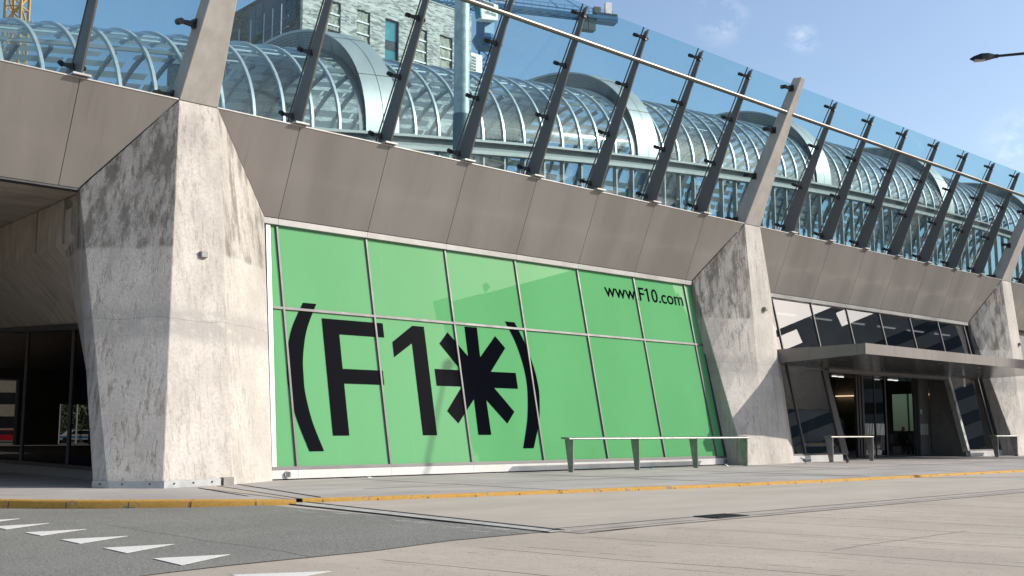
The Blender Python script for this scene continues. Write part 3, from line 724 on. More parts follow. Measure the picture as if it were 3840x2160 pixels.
# ------------------------------------------------------------------ glass screens with raking fins
def fin_mesh():
    m = MB(); th = 0.045
    pr_ = [(23.345, 8.90), (23.93, 9.06), (21.385, 13.69), (21.21, 13.73)]
    m.prism([(-th / 2, y, z) for y, z in pr_], (th, 0, 0)); return m.mesh('fin', M['fin_steel'])
FIN = fin_mesh()
def clamp_mesh():
    # bracket reaching from the fin to a pair of pads on the panes; origin on the fin's inner edge
    m = MB(); nd = Vector((0, 0.88, 0.475))
    m.hexa([(-0.05, -0.16, -0.12), (-0.05, -0.10, 0.06), (-0.05, 0.0, 0.06), (-0.05, -0.02, -0.10)], [(0.05, -0.16, -0.12), (0.05, -0.10, 0.06), (0.05, 0.0, 0.06), (0.05, -0.02, -0.10)])
    for s in (-1, 1):
        m.hexa([(s * 0.05, -0.10, -0.07), (s * 0.05, -0.10, 0.05), (s * 0.05, -0.03, 0.05), (s * 0.05, -0.03, -0.07)],
               [(s * 0.24, 0.0, -0.02), (s * 0.24, 0.0, 0.05), (s * 0.24, 0.05, 0.06), (s * 0.24, 0.05, -0.01)])
        c = Vector((s * 0.24, 0.0, 0.01))
        m.tube(c - nd * 0.02, c + nd * 0.20, 0.032, n=10); m.cur = 1
        m.tube(c + nd * 0.02, c + nd * 0.085, 0.062, n=12); m.tube(c + nd * 0.14, c + nd * 0.17, 0.062, n=12); m.cur = 0
    return m.mesh('glass_clamp', [M['clamp_steel'], M['rubber']], True)
CLAMP = clamp_mesh()
def base_plate_mesh():
    m = MB(); m.box(-0.2, 0.2, 23.28, 23.75, 8.902, 8.945); return m.mesh('base_plate', M['coping'])
BPL = base_plate_mesh()
GA, GB = Vector((0, 24.06, 9.02)), Vector((0, 21.40, 13.86))     # glass line bottom / top
def pane_mesh(wd, name='glass_pane'):
    m = MB(); d = (GB - GA).normalized(); n = Vector((0, d.z, -d.y)) * 0.02
    p = [Vector((0.018, GA.y, GA.z)), Vector((wd - 0.018, GA.y, GA.z)), Vector((wd - 0.018, GB.y, GB.z)), Vector((0.018, GB.y, GB.z))]
    m.prism(p, n); return m.mesh(name, M['screen_glass'])
PANE = pane_mesh(S)
def screen(label, n0, n1, skip=()):
    t = thing('glass_screen', label, 'glass screen', (XN(n0), 23.4, 9.0), 'raking glass screens above the cladding')
    L = (-t.location.x, -23.4, -9.0); L = Vector(L)
    for n in range(n0, n1):
        if n % 8: 
            f = link('fin', FIN, t, L + Vector((XN(n), 0, 0)))
            link('base_plate', BPL, f)
            for fr in (0.035, 0.355, 0.665, 0.965):
                y = 23.93 + (21.385 - 23.93) * fr; z = 9.06 + (13.69 - 9.06) * fr
                link('clamp', CLAMP, f, (0, y, z))
        link('glass_pane', PANE, t, L + Vector((XN(n), 0, 0)))
    m = MB(); m.tube((XN(n0) + (0.2 if n0 >= 0 else 0), 21.60, 12.80), (XN(n1) - 0.2, 21.60, 12.80), 0.075, n=16)
    o = m.obj('handrail_tube', M['steel_tube'], t, True); o.location = L
    # black edge seals where panes meet
    for n in range(n0, n1):
        if n % 8 == 0: continue
        m = MB(); x = XN(n); m.bar((x, GA.y + 0.012, GA.z), (x, GB.y + 0.012, GB.z), 0.03, 0.03, up=(1, 0, 0))
        o = m.obj('edge_seal', M['rubber'], t); o.location = L
screen('raking glass screen with dark fins left of the wide pier', -4, 0)
screen('raking glass screen with dark fins above the green window bay', 0, 8)
screen('raking glass screen with dark fins above the entrance bay', 8, 16)
screen('raking glass screen with dark fins beyond the last pier on the right', 16, 24)

# ------------------------------------------------------------------ green shop window
sw = thing('shop_window', 'sloping shop window covered in green film with black lettering', 'shop window', (XN(4), WY0, 0))
oS = Vector((XN(4), WY0, 0))
def wl(y): return None
def lx(v): return 13.70 + (14.08 - 13.70) * v / WL      # left edge follows the pier
def rx(v): return 31.72
def wpoly(pts, o0, o1, name, mat, parent, org=oS):
    m = MB(); jt = [random.uniform(-0.006, 0.004) for _ in pts] if name == 'green_pane' else [0] * len(pts)
    a = [WP(x, v, o0 + e_) - org for (x, v), e_ in zip(pts, jt)]; b = [WP(x, v, o1 + e_) - org for (x, v), e_ in zip(pts, jt)]
    m.hexa(a, b); return m.obj(name, mat, parent)
cols = [None] + [XN(n) for n in range(1, 8)] + [None]
VTOP = WL - 0.03
for i in range(8):
    for (v0, v1) in ((0.03, VT - 0.03), (VT + 0.03, VTOP)):
        xa0, xa1 = (cols[i] + 0.02,) * 2 if cols[i] else (lx(v0) + 0.06, lx(v1) + 0.06)
        xb0, xb1 = (cols[i + 1] - 0.02,) * 2 if cols[i + 1] else (rx(v0) - 0.06, rx(v1) - 0.06)
        wpoly([(xa0, v0), (xb0, v0), (xb1, v1), (xa1, v1)], -0.02, 0.0, 'green_pane', M['green'], sw)
def frame_bars(parent, org, xs, v0, v1, mat, wd=0.062, o0=-0.06, o1=0.045):
    for x in xs:
        m = MB(); m.hexa([WP(x - wd / 2, v0, o0) - org, WP(x + wd / 2, v0, o0) - org, WP(x + wd / 2, v1, o0) - org, WP(x - wd / 2, v1, o0) - org],
                         [WP(x - wd / 2, v0, o1) - org, WP(x + wd / 2, v0, o1) - org, WP(x + wd / 2, v1, o1) - org, WP(x - wd / 2, v1, o1) - org])
        o = m.obj('mullion', mat, parent); bevel(o, 0.006, 1)
frame_bars(sw, oS, [c for c in cols if c], 0.05, VTOP, M['frame'])
wpoly([(lx(VT) + 0.06, VT - 0.032), (rx(VT) - 0.05, VT - 0.032), (rx(VT) - 0.05, VT + 0.032), (lx(VT) + 0.06, VT + 0.032)], -0.05, 0.04, 'transom', M['frame'], sw)
wpoly([(13.66, -0.03), (rx(0), -0.03), (rx(0), 0.05), (13.66, 0.05)], -0.06, 0.05, 'sill_frame', M['frame'], sw)
wpoly([(lx(0) - 0.03, 0.051), (lx(0) + 0.09, 0.051), (lx(VTOP) + 0.09, VTOP), (lx(VTOP) - 0.03, VTOP)], -0.06, 0.05, 'side_frame', M['white_alu'], sw)
wpoly([(rx(0) - 0.09, 0.051), (rx(0) + 0.06, 0.051), (rx(VTOP) + 0.02, VTOP), (rx(VTOP) - 0.09, VTOP)], -0.06, 0.05, 'side_frame', M['dark_frame'], sw)
m = MB()
for k in range(8):
    xa = 13.95 if k == 0 else XN(k) + 0.004; xb = 31.58 if k == 7 else XN(k + 1) - 0.004
    m.hexa([WP(xa, VTOP + 0.003, -0.05) - oS, WP(xb, VTOP + 0.003, -0.05) - oS, WP(xb, VTOP + 0.17, -0.05) - oS, WP(xa, VTOP + 0.17, -0.05) - oS],
           [WP(xa, VTOP + 0.003, 0.10) - oS, WP(xb, VTOP + 0.003, 0.10) - oS, WP(xb, VTOP + 0.15, 0.14) - oS, WP(xa, VTOP + 0.15, 0.14) - oS])
m.obj('head_flashing', M['white_alu'], sw)
m = MB()
xsP = [13.64] + [XN(n) for n in range(1, 8)] + [31.74]
for a, b in zip(xsP, xsP[1:]):
    m.hexa([Vector((a + 0.003, 23.075, 0.03)) - oS, Vector((b - 0.003, 23.075, 0.03)) - oS, Vector((b - 0.003, 23.3, 0.03)) - oS, Vector((a + 0.003, 23.3, 0.03)) - oS],
           [Vector((a + 0.003, 23.09, 0.235)) - oS, Vector((b - 0.003, 23.09, 0.235)) - oS, Vector((b - 0.003, 23.3, 0.25)) - oS, Vector((a + 0.003, 23.3, 0.25)) - oS])
m.obj('plinth', M['plinth_alu'], sw)
m = MB(); m.box(13.64 - oS.x, 31.74 - oS.x, 0.02, 0.2, 0.0, 0.031); m.obj('plinth_gap', M['rubber'], sw)
for x in (14.06, 31.55):
    m = MB(); c = Vector((x, 23.08, 0.13)) - oS
    m.tube(c, c + Vector((0, -0.05, 0)), 0.085, n=20)
    v_ = m.obj('air_vent', M['galv'], sw, True)
    m = MB()
    for k in range(5): m.box(c.x - 0.06, c.x + 0.06, c.y - 0.058, c.y - 0.05, c.z - 0.055 + k * 0.025, c.z - 0.042 + k * 0.025)
    m.obj('grille', M['rubber'], v_)
# black lettering, 3 mm in front of the film, behind the frame bars
def glyph(pts, name='letter'): return wpoly(pts, 0.0045, 0.0075, name, M['black'], sw)
def smooth_line(P, n=8):
    out = []
    for i in range(len(P) - 1):
        p0 = P[max(0, i - 1)]; p1 = P[i]; p2 = P[i + 1]; p3 = P[min(len(P) - 1, i + 2)]
        for k in range(n):
            t = k / n
            out.append(tuple(0.5 * (2 * p1[j] + (-p0[j] + p2[j]) * t + (2 * p0[j] - 5 * p1[j] + 4 * p2[j] - p3[j]) * t * t + (-p0[j] + 3 * p1[j] - 3 * p2[j] + p3[j]) * t ** 3) for j in (0, 1)))
    return out + [P[-1]]
pin = smooth_line([(15.37, 4.27), (15.01, 3.55), (14.83, 2.85), (14.79, 2.30), (14.80, 1.85), (14.93, 1.16), (15.19, 0.42)])
pout = smooth_line([(14.77, 0.42), (14.49, 1.22), (14.34, 1.95), (14.32, 2.35), (14.37, 2.85), (14.57, 3.55), (14.97, 4.27)])
glyph(pin + pout, 'bracket_sign')
glyph([(15.50, 3.89), (17.44, 3.89), (17.44, 3.49), (15.99, 3.49), (15.99, 2.56), (17.27, 2.56), (17.27, 2.17), (15.99, 2.17), (15.99, 0.81), (15.50, 0.81)])
glyph([(18.45, 3.89), (18.86, 3.89), (18.86, 0.81), (18.37, 0.81), (18.37, 3.38), (17.70, 2.95), (17.70, 3.38)], 'numeral')
ast = [(20.37, 4.0), (20.85, 4.0), (20.82, 3.10), (21.53, 3.78), (21.87, 3.43), (21.16, 2.68), (22.15, 2.68), (22.15, 2.2), (21.20, 2.2), (21.87, 1.50), (21.53, 1.15), (20.83, 1.84), (20.84, 0.82), (20.36, 0.82), (20.37, 1.85), (19.67, 1.14), (19.32, 1.49), (19.97, 2.2), (19.06, 2.2), (19.06, 2.68), (20.02, 2.68), (19.35, 3.43), (19.70, 3.78), (20.36, 3.10)]
glyph(ast, 'asterisk_sign')
pin = smooth_line([(22.02, 0.42), (22.36, 1.30), (22.52, 2.05), (22.55, 2.5), (22.50, 3.0), (22.33, 3.63), (22.02, 4.27)])
pout = smooth_line([(22.41, 4.27), (22.75, 3.55), (22.95, 2.85), (23.01, 2.35), (22.99, 1.95), (22.83, 1.24), (22.44, 0.42)])
glyph(pin + pout, 'bracket_sign')
def text_mesh(txt, name, mat, size=1.0, extr=0.0015, sx=1.0):
    cu = bpy.data.curves.new(name, 'FONT'); cu.body = txt; cu.size = size; cu.extrude = extr; cu.offset = 0.006; cu.resolution_u = 4
    tmp = bpy.data.objects.new(name + '_tmp', cu); col.objects.link(tmp)
    dg = bpy.context.evaluated_depsgraph_get(); me = bpy.data.meshes.new_from_object(tmp.evaluated_get(dg))
    bpy.data.objects.remove(tmp); me.materials.clear(); me.materials.append(mat)
    xs = [v.co.x for v in me.vertices]; ys = [v.co.y for v in me.vertices]
    return me, min(xs), max(xs), min(ys), max(ys)
me, xa, xb, ya, yb = text_mesh('www.F10.com', 'web_address', M['black'])
sx = (30.97 - 26.80) / (xb - xa); syc = (5.975 - 5.485) / (yb - ya)
for v in me.vertices:
    q = WP(26.80 + (v.co.x - xa) * sx, 5.485 + (v.co.y - ya) * syc, 0.006 + v.co.z) - oS; v.co = q
web = link('web_address', me, sw)
m = MB(); a = [(28.87, 5.895), (28.87, 5.855), (29.02, 5.885), (29.02, 5.975), (28.99, 5.975), (28.95, 5.91)]
m.hexa([WP(x, v, 0.0046) - oS for x, v in a], [WP(x, v, 0.0066) - oS for x, v in a]); m.obj('numeral_flag', M['black'], web)

# ------------------------------------------------------------------ terminal shell behind the fronts
tb = thing('terminal_building', 'concrete and glass terminal hall behind the fronts and piers', 'building', (33, 30, 0))
def tpart(name, mat, *boxes):
    m = MB()
    for b in boxes: m.box(b[0] - 33, b[1] - 33, b[2] - 30, b[3] - 30, b[4], b[5])
    return m.obj(name, mat, tb)
tpart('roof_slab', M['mid_grey'], (-30, 110, 24.7, 48, 8.35, 8.8))
tpart('ceiling', M['inner_wall'], (13.8, 31.7, 24.72, 31, 6.75, 6.85))
tpart('ceiling', M['mid_grey'], (36, 54.2, 25.0, 38, 6.75, 6.85))
tpart('rear_wall', M['inner_wall'], (13.8, 31.7, 30.4, 30.6, 0, 6.75))
tpart('side_wall', M['inner_wall'], (13.9, 14.0, 25.3, 30.4, 0, 6.75)); tpart('side_wall', M['inner_wall'], (31.5, 31.6, 25.3, 30.4, 0, 6.75))
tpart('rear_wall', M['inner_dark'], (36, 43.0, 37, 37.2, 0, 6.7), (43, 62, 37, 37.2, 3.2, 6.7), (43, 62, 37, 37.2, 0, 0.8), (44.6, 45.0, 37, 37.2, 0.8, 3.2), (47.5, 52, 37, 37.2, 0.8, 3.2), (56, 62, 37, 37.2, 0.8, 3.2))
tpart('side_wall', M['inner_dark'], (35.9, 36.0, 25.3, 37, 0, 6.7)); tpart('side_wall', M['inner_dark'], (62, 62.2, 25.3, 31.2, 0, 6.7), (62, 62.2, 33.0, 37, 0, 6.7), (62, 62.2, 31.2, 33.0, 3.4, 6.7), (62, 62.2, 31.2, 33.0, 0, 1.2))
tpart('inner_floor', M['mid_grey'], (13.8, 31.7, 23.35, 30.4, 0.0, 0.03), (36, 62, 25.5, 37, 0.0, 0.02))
tpart('wall_beyond', M['mid_grey'], (58.9, 110, 24.6, 24.9, 0, 6.6))
# counters dimly seen behind the film
for i, (x, wd) in enumerate([(16.2, 2.4), (19.6, 2.3), (22.0, 2.2), (25.7, 2.0), (28.2, 1.9)]):
    t = thing('reception_counter', ['pale low counter behind the green film, leftmost in the row', 'pale low counter behind the green film, second from the left', 'pale low counter behind the green film, middle of the row', 'pale low counter behind the green film, left behind the long rail', 'pale low counter behind the green film, rightmost'][i], 'counter', (x, 24.6, 0.03), 'counters behind the green film')
    m = MB(); m.box(-wd / 2, wd / 2, 0, 0.08, 0, 1.0); m.obj('front_panel', M['white'], t)
    m = MB(); m.box(-wd / 2 - 0.04, wd / 2 + 0.04, -0.03, 0.6, 1.0, 1.04); m.obj('worktop', M['white'], t)
    m = MB(); m.box(-wd / 2, -wd / 2 + 0.05, 0.08, 0.58, 0, 1.0); m.obj('end_panel', M['white'], t)
    m = MB(); m.box(wd / 2 - 0.05, wd / 2, 0.08, 0.58, 0, 1.0); m.obj('end_panel', M['white'], t)
for i, x in enumerate((27.3, 29.3)):
    m = MB(); m.box(x - 0.45, x + 0.45, 25.4, 25.9, 0.03, 4.6)
    tag(bevel(m.obj('display_column', M['white'])), ['tall pale column behind the green film, nearer the letters', 'tall pale column behind the green film, nearer the right pier'][i], 'column', 'pale columns behind the film')

# ------------------------------------------------------------------ underpass on the left
us = thing('underpass_wall', 'board-marked concrete wall of the dark underpass left of the wide pier', 'wall', (9.5, 30, 0))
ou = Vector((9.5, 30, 0)); m = MB()
A = [(9.36, 24.78), (9.48, 30.4), (9.6, 46)]
ztop, zf0 = 6.56, 5.45
up = [Vector((x, y, ztop)) - ou for x, y in A]
fo = [Vector((9.38, 24.85, 5.55)) - ou, Vector((9.48, 30.4, 5.35)) - ou, Vector((9.6, 46, 5.2)) - ou]
lo = [Vector((10.62, 24.9, 3.72)) - ou, Vector((10.92, 30.4, 4.02)) - ou, Vector((11.4, 46, 4.6)) - ou]
bk = [Vector((13, 24.9, 3.72)) - ou, Vector((13, 30.4, 4.02)) - ou, Vector((13, 46, 4.6)) - ou]
for a, b in ((up, fo), (fo, lo), (lo, bk)):
    for i in range(2): m.face([a[i], a[i + 1], b[i + 1], b[i]])
m.obj('flared_soffit_face', M['board_concrete'], us)
m = MB()
for y, z0 in ((25.5, 5.5), (27.4, 5.5), (30.9, 5.4)):
    x = 9.36 + (y - 24.78) * 0.021
    m.box(x - 0.025 - ou.x, x + 0.01 - ou.x, y - 30 - 0.03, y - 30 + 0.03, z0, 6.55)
m.obj('drip_groove', M['inner_dark'], us)
ug = thing('underpass_glazing', 'black glazed wall under the concrete flare in the underpass', 'glazed wall', (10.8, 30, 0))
og = Vector((10.8, 30, 0))
def ux(y): return 10.67 + (y - 24.9) * 0.0375
def utop(y): return 3.72 + (y - 24.9) * 0.0545
ys = [24.9, 26.2, 28.4, 32.2, 36, 40, 46]
m = MB()
for a, b in zip(ys, ys[1:]):
    m.hexa([Vector((ux(a), a, 0.0)) - og, Vector((ux(b), b, 0.0)) - og, Vector((ux(b) + 0.3, b, 0.0)) - og, Vector((ux(a) + 0.3, a, 0.0)) - og],
           [Vector((ux(a), a, 0.22)) - og, Vector((ux(b), b, 0.30)) - og, Vector((ux(b) + 0.3, b, 0.30)) - og, Vector((ux(a) + 0.3, a, 0.22)) - og])
m.obj('plinth', M['mid_grey'], ug)
for a, b in zip(ys, ys[1:]):
    m = MB(); m.hexa([Vector((ux(a) + 0.05, a + 0.03, 0.24)) - og, Vector((ux(b) + 0.05, b - 0.03, 0.31)) - og, Vector((ux(b) + 0.07, b - 0.03, 0.31)) - og, Vector((ux(a) + 0.07, a + 0.03, 0.24)) - og],
                     [Vector((ux(a) + 0.05, a + 0.03, utop(a))) - og, Vector((ux(b) + 0.05, b - 0.03, utop(b))) - og, Vector((ux(b) + 0.07, b - 0.03, utop(b))) - og, Vector((ux(a) + 0.07, a + 0.03, utop(a))) - og])
    m.obj('dark_pane', M['black_glass'], ug)
for y in ys[1:-1]:
    m = MB(); m.bar(Vector((ux(y) + 0.04, y, 0.22)) - og, Vector((ux(y) + 0.04, y, utop(y))) - og, 0.05, 0.08, up=(1, 0, 0)); m.obj('mullion', M['frame'], ug)
m = MB(); m.bar(Vector((ux(24.9), 24.9, utop(24.9) - 0.06)) - og, Vector((ux(46), 46, utop(46) - 0.06)) - og, 0.14, 0.15); m.obj('head_frame', M['dark_frame'], ug)
m = MB(); m.bar(Vector((ux(24.9), 24.9, 0.26)) - og, Vector((ux(46), 46, 0.36)) - og, 0.12, 0.09); m.obj('sill_frame', M['dark_frame'], ug)
m = MB(); m.box(13.2 - og.x, 13.4 - og.x, -5, 16, 0, 6.5); m.obj('inner_wall', M['inner_dark'], ug)
ud = thing('underpass_soffit', 'dark boarded ceiling of the underpass behind the cladding', 'ceiling', (0, 34, 6.6))
m = MB()
y = 24.6
while y < 100:
    m.box(-75, 9.75 + max(0, y - 46) * 0.04, y - 34, y + 0.86 - 34, -0.02, 0.12); y += 0.9
m.obj('ceiling_board', M['board_concrete'], ud)
m = MB(); m.box(-75, 12, -9.4, 66, 0.125, 0.25); m.obj('backing', M['inner_dark'], ud)
m = MB(); m.box(-25, 9.32, 24.36 - 34, 24.62 - 34, -0.03, 0.12); m.obj('edge_lip', M['dark_frame'], ud)
m = MB(); m.box(-75, -12.3, 100, 101, 0, 6.8); m.box(-9.5, -6.0, 100, 101, 0, 6.8); m.box(-2.0, 20, 100, 101, 0, 6.8); m.box(-12.3, -9.5, 100, 101, 3.6, 6.8); m.box(-6.0, -2.0, 100, 101, 5.7, 6.8); tag(m.obj('far_abutment', M['inner_dark']), 'grey far end wall of the underpass, seen only in dark glass', 'wall')

# what the dark glass mirrors beyond the far end of the underpass
t = thing('beige_flats', 'beige block of flats mirrored in the dark underpass glass at the left edge', 'building', (-9.5, 142, 0))
m = MB(); m.box(-9, 6, 0, 12, 0, 16); m.obj('wall', M['opp_beige'], t)
for z in range(5):
    m = MB(); m.box(-8.5, 5.5, -0.06, -0.003, 1.6 + z * 2.9, 3.0 + z * 2.9); m.obj('window_band', M['window_dark'], t)
def car(label, loc, rz, mat, stripe=None):
    t = thing('parked_car', label, 'car', loc, 'cars mirrored in the underpass glass', rz)
    prof = [(-2.1, 0.35), (2.1, 0.35), (2.15, 0.75), (1.2, 0.95), (0.6, 1.45), (-1.5, 1.48), (-2.05, 0.95)]
    m = MB(); m.hexa([(x, -0.82, z) for x, z in prof], [(x, 0.82, z) for x, z in prof]); bevel(m.obj('body', mat, t), 0.08, 2)
    for sd_ in (-1, 1):
        m = MB(); m.hexa([(-1.4, sd_ * 0.823, 0.98), (0.85, sd_ * 0.823, 0.98), (0.5, sd_ * 0.823, 1.38), (-1.35, sd_ * 0.823, 1.4)], [(-1.4, sd_ * 0.835, 0.98), (0.85, sd_ * 0.835, 0.98), (0.5, sd_ * 0.835, 1.38), (-1.35, sd_ * 0.835, 1.4)]); m.obj('side_window', M['window_dark'], t)
        if stripe:
            m = MB(); m.box(-2.0, 2.0, sd_ * 0.83 - 0.012, sd_ * 0.83 + 0.012, 0.55, 0.78); m.obj('side_stripe', stripe, t)
        for x in (-1.35, 1.3):
            m = MB(); m.tube((x, sd_ * 0.6, 0.32), (x, sd_ * 0.86, 0.32), 0.32, n=16); m.obj('wheel', M['rubber'], t, True)
car('red parked car mirrored in the dark glass at the left edge', (-9.9, 120, -0.1), 0.1, M['car_red'])
car('white car with a blue side stripe mirrored in the dark glass', (-18.2, 124, -0.1), 0.0, M['white'], M['blue_litter'])
for i, x in enumerate((-15.6, -16.7, -17.3)):
    m = MB(); m.tube((x, 121, -0.1), (x, 121, 7), 0.09, n=8); tag(m.obj('white_post', M['white']), 'slim white post mirrored in the dark glass, number %s' % ['one', 'two', 'three'][i] + ' from the opening edge', 'post', 'posts mirrored in the glass')
m = MB(); rnd = random.Random(5)
for i in range(2600):
    c = Vector((rnd.uniform(-27, -18), rnd.uniform(132, 136), rnd.uniform(0, 6.5))); a = Vector((rnd.uniform(-1, 1), rnd.uniform(-1, 1), rnd.uniform(-1, 1))).normalized(); b = a.orthogonal().normalized()
    q = rnd.uniform(0.15, 0.4); m.face([c + a * q, c + b * q, c - a * q * .6])
tag(m.obj('hedge', M['leaf']), 'dark green tall hedge mirrored in the underpass glass', 'hedge')
# ------------------------------------------------------------------ entrance bay
en = thing('shop_entrance', 'sloping dark glass front with a recessed doorway under the canopy', 'entrance', (XN(12), WY0, 0))
oE = Vector((XN(12), WY0, 0))
def lx2(v): return 35.9 + (36.62 - 35.9) * v / WL
def rx2(v): return 54.12
c2 = [None] + [XN(n) for n in range(9, 16)] + [None]
VD = (3.62 - WZ0) / WS.z
for i in range(8):
    rows_ = [(VT + 0.03, VTOP)]
    if i == 0 or i == 1 or i >= 6: rows_.append((0.05, VT - 0.03))
    else: rows_.append((VD + 0.1, VT - 0.03))
    for (v0, v1) in rows_:
        xa0, xa1 = (c2[i] + 0.02,) * 2 if c2[i] else (lx2(v0) + 0.05, lx2(v1) + 0.05)
        xb0, xb1 = (c2[i + 1] - 0.02,) * 2 if c2[i + 1] else (rx2(v0) - 0.05, rx2(v1) - 0.05)
        if i == 1 and v0 < 1: xb0 = xb1 = 39.36
        if i == 6 and v0 < 1: xa0 = xa1 = 50.62
        wpoly([(xa0, v0), (xb0, v0), (xb1, v1), (xa1, v1)], -0.02, 0.0, 'window_pane', M['dark_glass'], en, oE)
frame_bars(en, oE, [c for c in c2 if c], VT + 0.05, VTOP, M['frame'])
frame_bars(en, oE, [XN(9), XN(15)], 0.05, VT - 0.05, M['frame'])
wpoly([(lx2(VT), VT - 0.05), (rx2(VT), VT - 0.05), (rx2(VT), VT + 0.05), (lx2(VT), VT + 0.05)], -0.05, 0.04, 'transom', M['frame'], en, oE)
wpoly([(39.36, 0), (39.84, 0), (39.62, VD), (39.30, VD)], -0.2, 0.05, 'jamb', M['frame'], en, oE)
wpoly([(50.44, 0), (50.66, 0), (50.60, VD + 0.1), (50.36, VD + 0.1)], -0.2, 0.05, 'jamb', M['alu'], en, oE)
wpoly([(39.84, VD + 0.001), (50.36, VD + 0.001), (50.36, VD + 0.1), (39.84, VD + 0.1)], -0.2, 0.03, 'portal_head', M['mid_grey'], en, oE)
m = MB()
for k in range(8):
    xa = 36.56 if k == 0 else XN(8 + k) + 0.004; xb = 54.0 if k == 7 else XN(9 + k) - 0.004
    m.hexa([WP(xa, VTOP + 0.003, -0.05) - oE, WP(xb, VTOP + 0.003, -0.05) - oE, WP(xb, VTOP + 0.17, -0.05) - oE, WP(xa, VTOP + 0.17, -0.05) - oE],
           [WP(xa, VTOP + 0.003, 0.10) - oE, WP(xb, VTOP + 0.003, 0.10) - oE, WP(xb, VTOP + 0.15, 0.14) - oE, WP(xa, VTOP + 0.15, 0.14) - oE])
m.obj('head_flashing', M['white_alu'], en)
for (a, b) in ((35.78, 39.36), (50.66, 54.15)):
    m = MB(); m.hexa([Vector((a, 23.075, 0)) - oE, Vector((b, 23.075, 0)) - oE, Vector((b, 23.3, 0)) - oE, Vector((a, 23.3, 0)) - oE],
                     [Vector((a, 23.09, 0.25)) - oE, Vector((b, 23.09, 0.25)) - oE, Vector((b, 23.3, 0.26)) - oE, Vector((a, 23.3, 0.26)) - oE]); m.obj('plinth', M['plinth_alu'], en)
    wpoly([(a, -0.02), (b, -0.02), (b, 0.05), (a, 0.05)], -0.06, 0.045, 'sill_frame', M['frame'], en, oE)
wpoly([(53.98, 0.05), (54.16, 0.05), (54.10, VTOP), (53.98, VTOP)], -0.1, 0.05, 'side_frame', M['dark_frame'], en, oE)
wpoly([(lx2(0) - 0.15, 0.05), (lx2(0) + 0.07, 0.05), (lx2(VTOP) + 0.07, VTOP), (lx2(VTOP) - 0.15, VTOP)], -0.1, 0.04, 'side_frame', M['dark_frame'], en, oE)
YD = 25.27
m = MB(); m.hexa([Vector((50.5, 23.18, 0)) - oE, Vector((51.3, YD, 0)) - oE, Vector((51.5, YD, 0)) - oE, Vector((50.7, 23.18, 0)) - oE],
                 [Vector((50.45, 23.90, 3.62)) - oE, Vector((51.3, YD, 3.62)) - oE, Vector((51.5, YD, 3.62)) - oE, Vector((50.65, 23.9, 3.62)) - oE]); m.obj('reveal_panel', M['door_panel'], en)
m = MB(); m.hexa([Vector((39.6, 23.3, 0)) - oE, Vector((40.6, YD, 0)) - oE, Vector((40.4, YD, 0)) - oE, Vector((39.4, 23.3, 0)) - oE],
                 [Vector((39.6, 23.95, 3.62)) - oE, Vector((40.6, YD, 3.62)) - oE, Vector((40.4, YD, 3.62)) - oE, Vector((39.4, 23.95, 3.62)) - oE]); m.obj('reveal_panel', M['door_panel'], en)
m = MB(); m.box(39.4 - oE.x, 51.5 - oE.x, 23.95 - oE.y, 26.5 - oE.y, 3.63, 3.72); m.obj('portal_ceiling', M['soffit_metal'], en)
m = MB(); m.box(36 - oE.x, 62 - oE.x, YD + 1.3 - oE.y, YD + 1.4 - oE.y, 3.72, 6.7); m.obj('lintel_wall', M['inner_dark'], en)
# doors: posts, sliding leaves with striped manifestation
def ebox(name, mat, x0, x1, y0, y1, z0, z1, par=en):
    m = MB(); m.box(x0 - oE.x, x1 - oE.x, y0 - oE.y, y1 - oE.y, z0, z1); return m.obj(name, mat, par)
for x0, x1 in ((42.0, 42.2), (44.42, 44.55), (44.66, 44.80), (44.92, 45.08), (46.96, 47.08), (49.78, 49.9), (50.02, 50.22)):
    ebox('door_post', M['dark_frame'], x0, x1, YD, YD + 0.12, 0.02, 3.62)
for x0, x1 in ((40.6, 42.0), (50.22, 51.3)): ebox('side_panel', M['door_panel'], x0, x1, YD + 0.03, YD + 0.09, 0.02, 3.62)
for x0, x1 in ((45.08, 46.05), (46.12, 46.96)):
    d = ebox('sliding_door', M['door_glass'], x0, x1, YD + 0.05, YD + 0.07, 0.08, 3.56)
    m = MB(); n_ = 6
    for k in range(n_): 
        xx = x0 + 0.05 + (x1 - x0 - 0.1) * k / n_; m.box(xx - oE.x, xx + 0.07 - oE.x, YD + 0.044 - oE.y, YD + 0.048 - oE.y, 1.0, 1.52)
    m.obj('stripe_decal', M['white'], d)
    m = MB()
    for z in (0.03, 3.56): m.box(x0 - oE.x, x1 - oE.x, YD + 0.02 - oE.y, YD + 0.1 - oE.y, z, z + 0.05)
    m.box(x1 + 0.0 - oE.x, x1 + 0.035 - oE.x, YD + 0.02 - oE.y, YD + 0.1 - oE.y, 0.03, 3.6)
    m.obj('door_rail', M['dark_frame'], d)
m = MB()
for k in range(5): xx = 50.32 + 0.16 * k; m.box(xx - oE.x, xx + 0.07 - oE.x, YD + 0.02 - oE.y, YD + 0.026 - oE.y, 1.0, 1.52)
m.obj('stripe_decal', M['white'], en)
ebox('info_sticker', M['white'], 50.36, 50.5, YD + 0.02, YD + 0.026, 2.0, 2.22)
ebox('threshold', M['dark_frame'], 39.7, 51.3, YD - 0.1, YD + 0.2, 0.004, 0.02)
